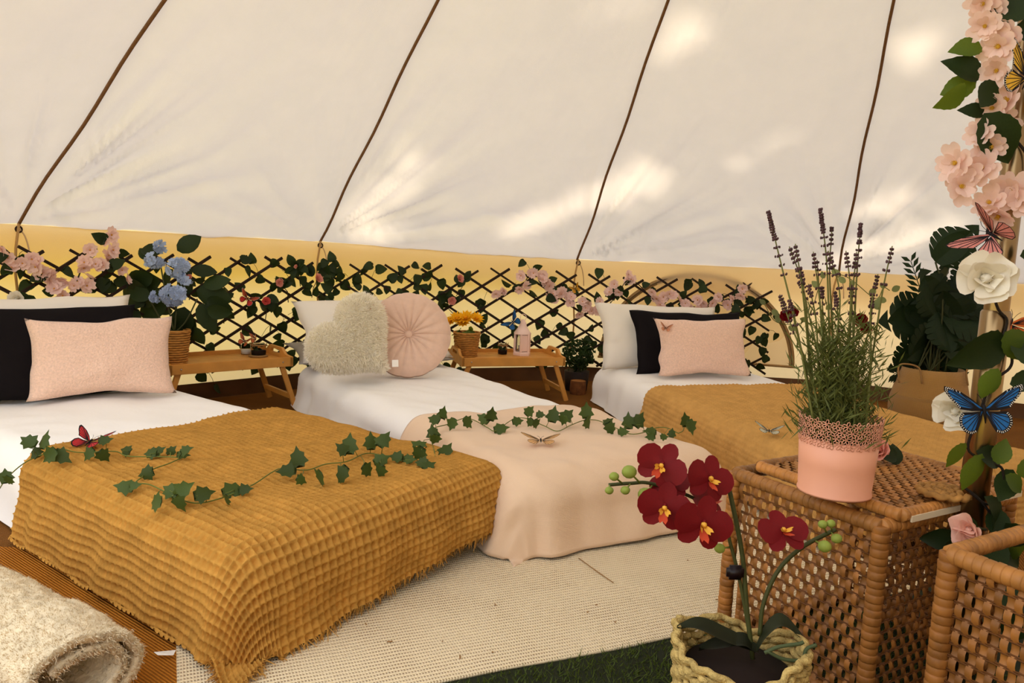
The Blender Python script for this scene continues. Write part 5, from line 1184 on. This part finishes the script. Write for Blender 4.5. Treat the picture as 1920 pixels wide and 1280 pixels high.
# ------------------------------------------------------------------ monstera in belly basket
pm = px(1737, 796, 0); dm = depth_of(pm); km = dm/FPX
e = empty('potted_monstera', pm, label='monstera plant in a woven belly basket by the wall', cat='plant')
M_SEAG = weave_mat('seagrass_basket', srgb(178, 134, 74), srgb(112, 76, 34), 60, str_=.8, ratio=1.4, var=.15)
rb = 70*km; prof = [(0, .004), (.80, .004), (.93, .02), (1.0, .045), (1.0, .07), (.98, .088), (.97, .093), (.955, .098), (.90, .125), (.84, .155), (.76, .185), (.75, .185), (.72, .155)]
nb = 40; v = []; f = []; uvb = []
for i, (r, z) in enumerate(prof):
    for j in range(nb+1): a = 2*PI*j/nb; v.append((r*rb*math.cos(a), r*rb*math.sin(a)*.9, z/.185*108*km)); uvb.append((j/nb*1.1, i*.03))
for i in range(len(prof)-1):
    for j in range(nb): f.append((i*(nb+1)+j, i*(nb+1)+j+1, (i+1)*(nb+1)+j+1, (i+1)*(nb+1)+j))
mesh_obj('basket', v, f, M_SEAG, e, uvb)
for s in (-1, 1):
    mb = MB(); zt = 108*km*.9; mb.tube(smooth_path([(s*.10-.05+.05*s, -.11, zt-.03), (s*.10-.05+.05*s, -.09, zt+.035), (s*.10-.01+.06*s, -.085, zt+.05), (s*.10+.04+.05*s, -.09, zt+.035), (s*.10+.05+.05*s, -.11, zt-.03)], 5), .004, 6); mb.build('handle', mat('jute', srgb(150, 112, 66), .9), e)
M_MON = leafmat('monstera_leaf', srgb(28, 44, 20), var=.25)
def monstera_mesh():
    mb = MB(); n = 6; W = lambda t: .52*math.sin(PI*(t*.80+.14))**.75
    for s in (1, -1):
        ts = [k/n for k in range(n+1)]
        for k in range(n):
            a, b = ts[k]*.96-.06, ts[k+1]*.96-.06; wa, wb = W(ts[k]), W(ts[k+1]); wm = (wa+wb)/2; r_ = .14*(1-ts[k])
            i0 = .55
            mb.add([(0, a+.06, 0), (0, b+.06, 0), (s*wb*i0, b+r_*.5, .05), (s*wa*i0, a+r_*.6, .05)], [(0, 1, 2, 3)])
            g_ = .018
            mb.add([(s*wa*i0, a+r_*.6, .05), (s*wb*i0, b+r_*.5, .05), (s*wb*.96, b-g_*1.6+r_, .02), (s*wm*1.04, (a+b)/2+r_, .0), (s*wa*.98, a+g_+r_, .02)], [(0, 1, 2, 3, 4)])
    mb.add([(0, .94, 0), (.2, .93, .03), (.1, 1.05, .0), (0, 1.14, -.03), (-.1, 1.05, 0), (-.2, .93, .03)], [(0, 1, 2, 3), (0, 3, 4, 5)])
    return stash(mb.build('leaf', M_MON))
ME_MON = monstera_mesh(); rr = random.Random(31); stems = MB(); root = Vector((0, 0, 95*km))
for x, y, a, sc in ((1765, 470, .9, .20), (1742, 560, 2.2, .22), (1720, 600, 3.2, .26), (1760, 540, 1.3, .24), (1800, 560, .6, .22), (1790, 590, .0, .24), (1735, 640, 3.8, .22), (1760, 640, 4.4, .20), (1800, 640, -.4, .22), (1770, 600, 1.9, .24), (1722, 660, 4.0, .18), (1815, 530, 1.2, .2), (1780, 660, 5.2, .18), (1745, 600, 2.7, .22), (1775, 570, .9, .22), (1760, 610, 4.9, .2), (1805, 610, 5.6, .18)):
    q = inpx(x, y, pm)-pm+Vector((0, rr.uniform(-.06, .06), 0)); yv = Vector((math.cos(a), rr.uniform(-.4, .2), math.sin(a))).normalized(); zv = Vector((rr.gauss(0, .4), -1, rr.uniform(-.1, .7))).normalized(); xv = yv.cross(zv).normalized(); zv = xv.cross(yv)
    put(ME_MON, 'leaf', frame(q-yv*sc*.35, xv, yv, zv) @ Matrix.Scale(sc, 4), e); stems.tube(smooth_path([root+Vector((rr.gauss(0, .03), 0, 0)), root.lerp(q, .6)+Vector((0, 0, .03)), q-yv*sc*.35], 4), .004, 5)
stems.build('stems', M_STEM, e)
# feathery palm sprig beside the monstera leaves
for (x0, y0, x1, y1) in ((1745, 600, 1708, 490), (1730, 690, 1678, 700)):
    a, b = inpx(x0, y0, pm)-pm, inpx(x1, y1, pm)-pm; fr_ = MB(); fr_.tube([a, b], .002, 4)
    for k in range(9):
        t = .15+.85*k/8; q = a.lerp(b, t); d_ = (b-a).normalized(); side = d_.cross(Vector((0, -1, 0))).normalized()
        for s in (1, -1):
            w_ = (d_*.8+side*s*.8).normalized(); l = .085*(1.1-t*.5); n_ = w_.cross(Vector((0, -1, .2))).normalized()*.010
            fr_.add([q, q+w_*l*.5+n_, q+w_*l, q+w_*l*.5-n_], [(0, 1, 2, 3)])
    fr_.build('palm_frond', M_MON, e)

# ------------------------------------------------------------------ arched window in the wall
win = empty('window_1'); tag(win, 'arched zipped window in the tent wall', kind='structure')
M_TRIM = mat('window_trim', srgb(176, 138, 86), .8, var=.15, vscale=30); RW = 3.035
def wq(s, z, r=RW): t = s/3.06; return Vector((r*math.cos(t), r*math.sin(t), z))
def arch(sc, k): a = PI*k; return (4.53+.535*sc*math.cos(a), .135+.485*sc*math.sin(a))
def band(fn, w_, n, r, name, m, parent):
    v = []; f = []
    for i in range(n+1):
        for sc in (1-w_, 1.0):
            s, z = fn(sc, i/n); v.append(wq(s, z, r)); 
    for i in range(n): f.append((2*i, 2*i+1, 2*i+3, 2*i+2))
    o = mesh_obj(name, v, f, m, parent); md = o.modifiers.new('thickness', 'SOLIDIFY'); md.thickness = .004; return o
band(arch, .055, 60, RW-.004, 'arch_trim', M_TRIM, win)
mb = MB(); mb.tube([wq(*arch(.972, k/60), RW-.010) for k in range(61)], .0035, 5); mb.build('zip', mat('zip', srgb(120, 92, 60), .6), win)
mb = MB(); mb.tube([wq(4.53+.54*(k/20*2-1), .135, RW-.008) for k in range(21)], .007, 5); mb.build('sill_trim', M_TRIM, win)
P = [wq(4.53, .14, RW)]+[wq(*arch(.95, k/40), RW) for k in range(41)]
mesh_obj('window_panel', P, [(0, k, k+1) for k in range(1, 41)], canvas('window_canvas', srgb(238, 226, 208), srgb(246, 232, 208), .6), win)
# eucalyptus strand with dark red roses on the wall behind the lavender
eg = empty('rose_garland', label='eucalyptus strand with dark red roses behind the lavender', cat='garland'); rr = random.Random(41)
for x, y, s in ((1475, 592, .034), (1612, 600, .036), (1625, 615, .030), (1490, 585, .026)):
    q = pxr(x, y, 2.90); put(ME_ROSER, 'rose', look(q, (Vector(CAM)-q)+Vector((rr.gauss(0, .8), 0, rr.gauss(.3, .5))), rr.uniform(0, 6), s), eg)
M_EUC = leafmat('eucalyptus', srgb(128, 140, 92)); ME_EUC = stash(leaf_mesh(OVATE, .2, .1, 'leaf', M_EUC)); pth = []
for x, y in ((1435, 570), (1448, 580), (1460, 605), (1478, 612), (1535, 540), (1545, 522), (1575, 515), (1585, 530), (1600, 525), (1640, 540), (1645, 560), (1660, 540), (1672, 545), (1650, 580), (1676, 570), (1515, 600), (1560, 570), (1662, 565)):
    q = pxr(x, y, 2.92); pth.append(q); put(ME_EUC, 'leaf', look(q, (Vector(CAM)-q)+Vector((rr.gauss(0, .8), 0, rr.gauss(0, .8))), rr.uniform(0, 6), rr.uniform(.034, .05)), eg)
mb = MB(); mb.tube(smooth_path(sorted([q+Vector((0, .02, 0)) for q in pth], key=lambda q: q.x)[::2], 5), .002, 4); mb.build('vine', M_STEML, eg)
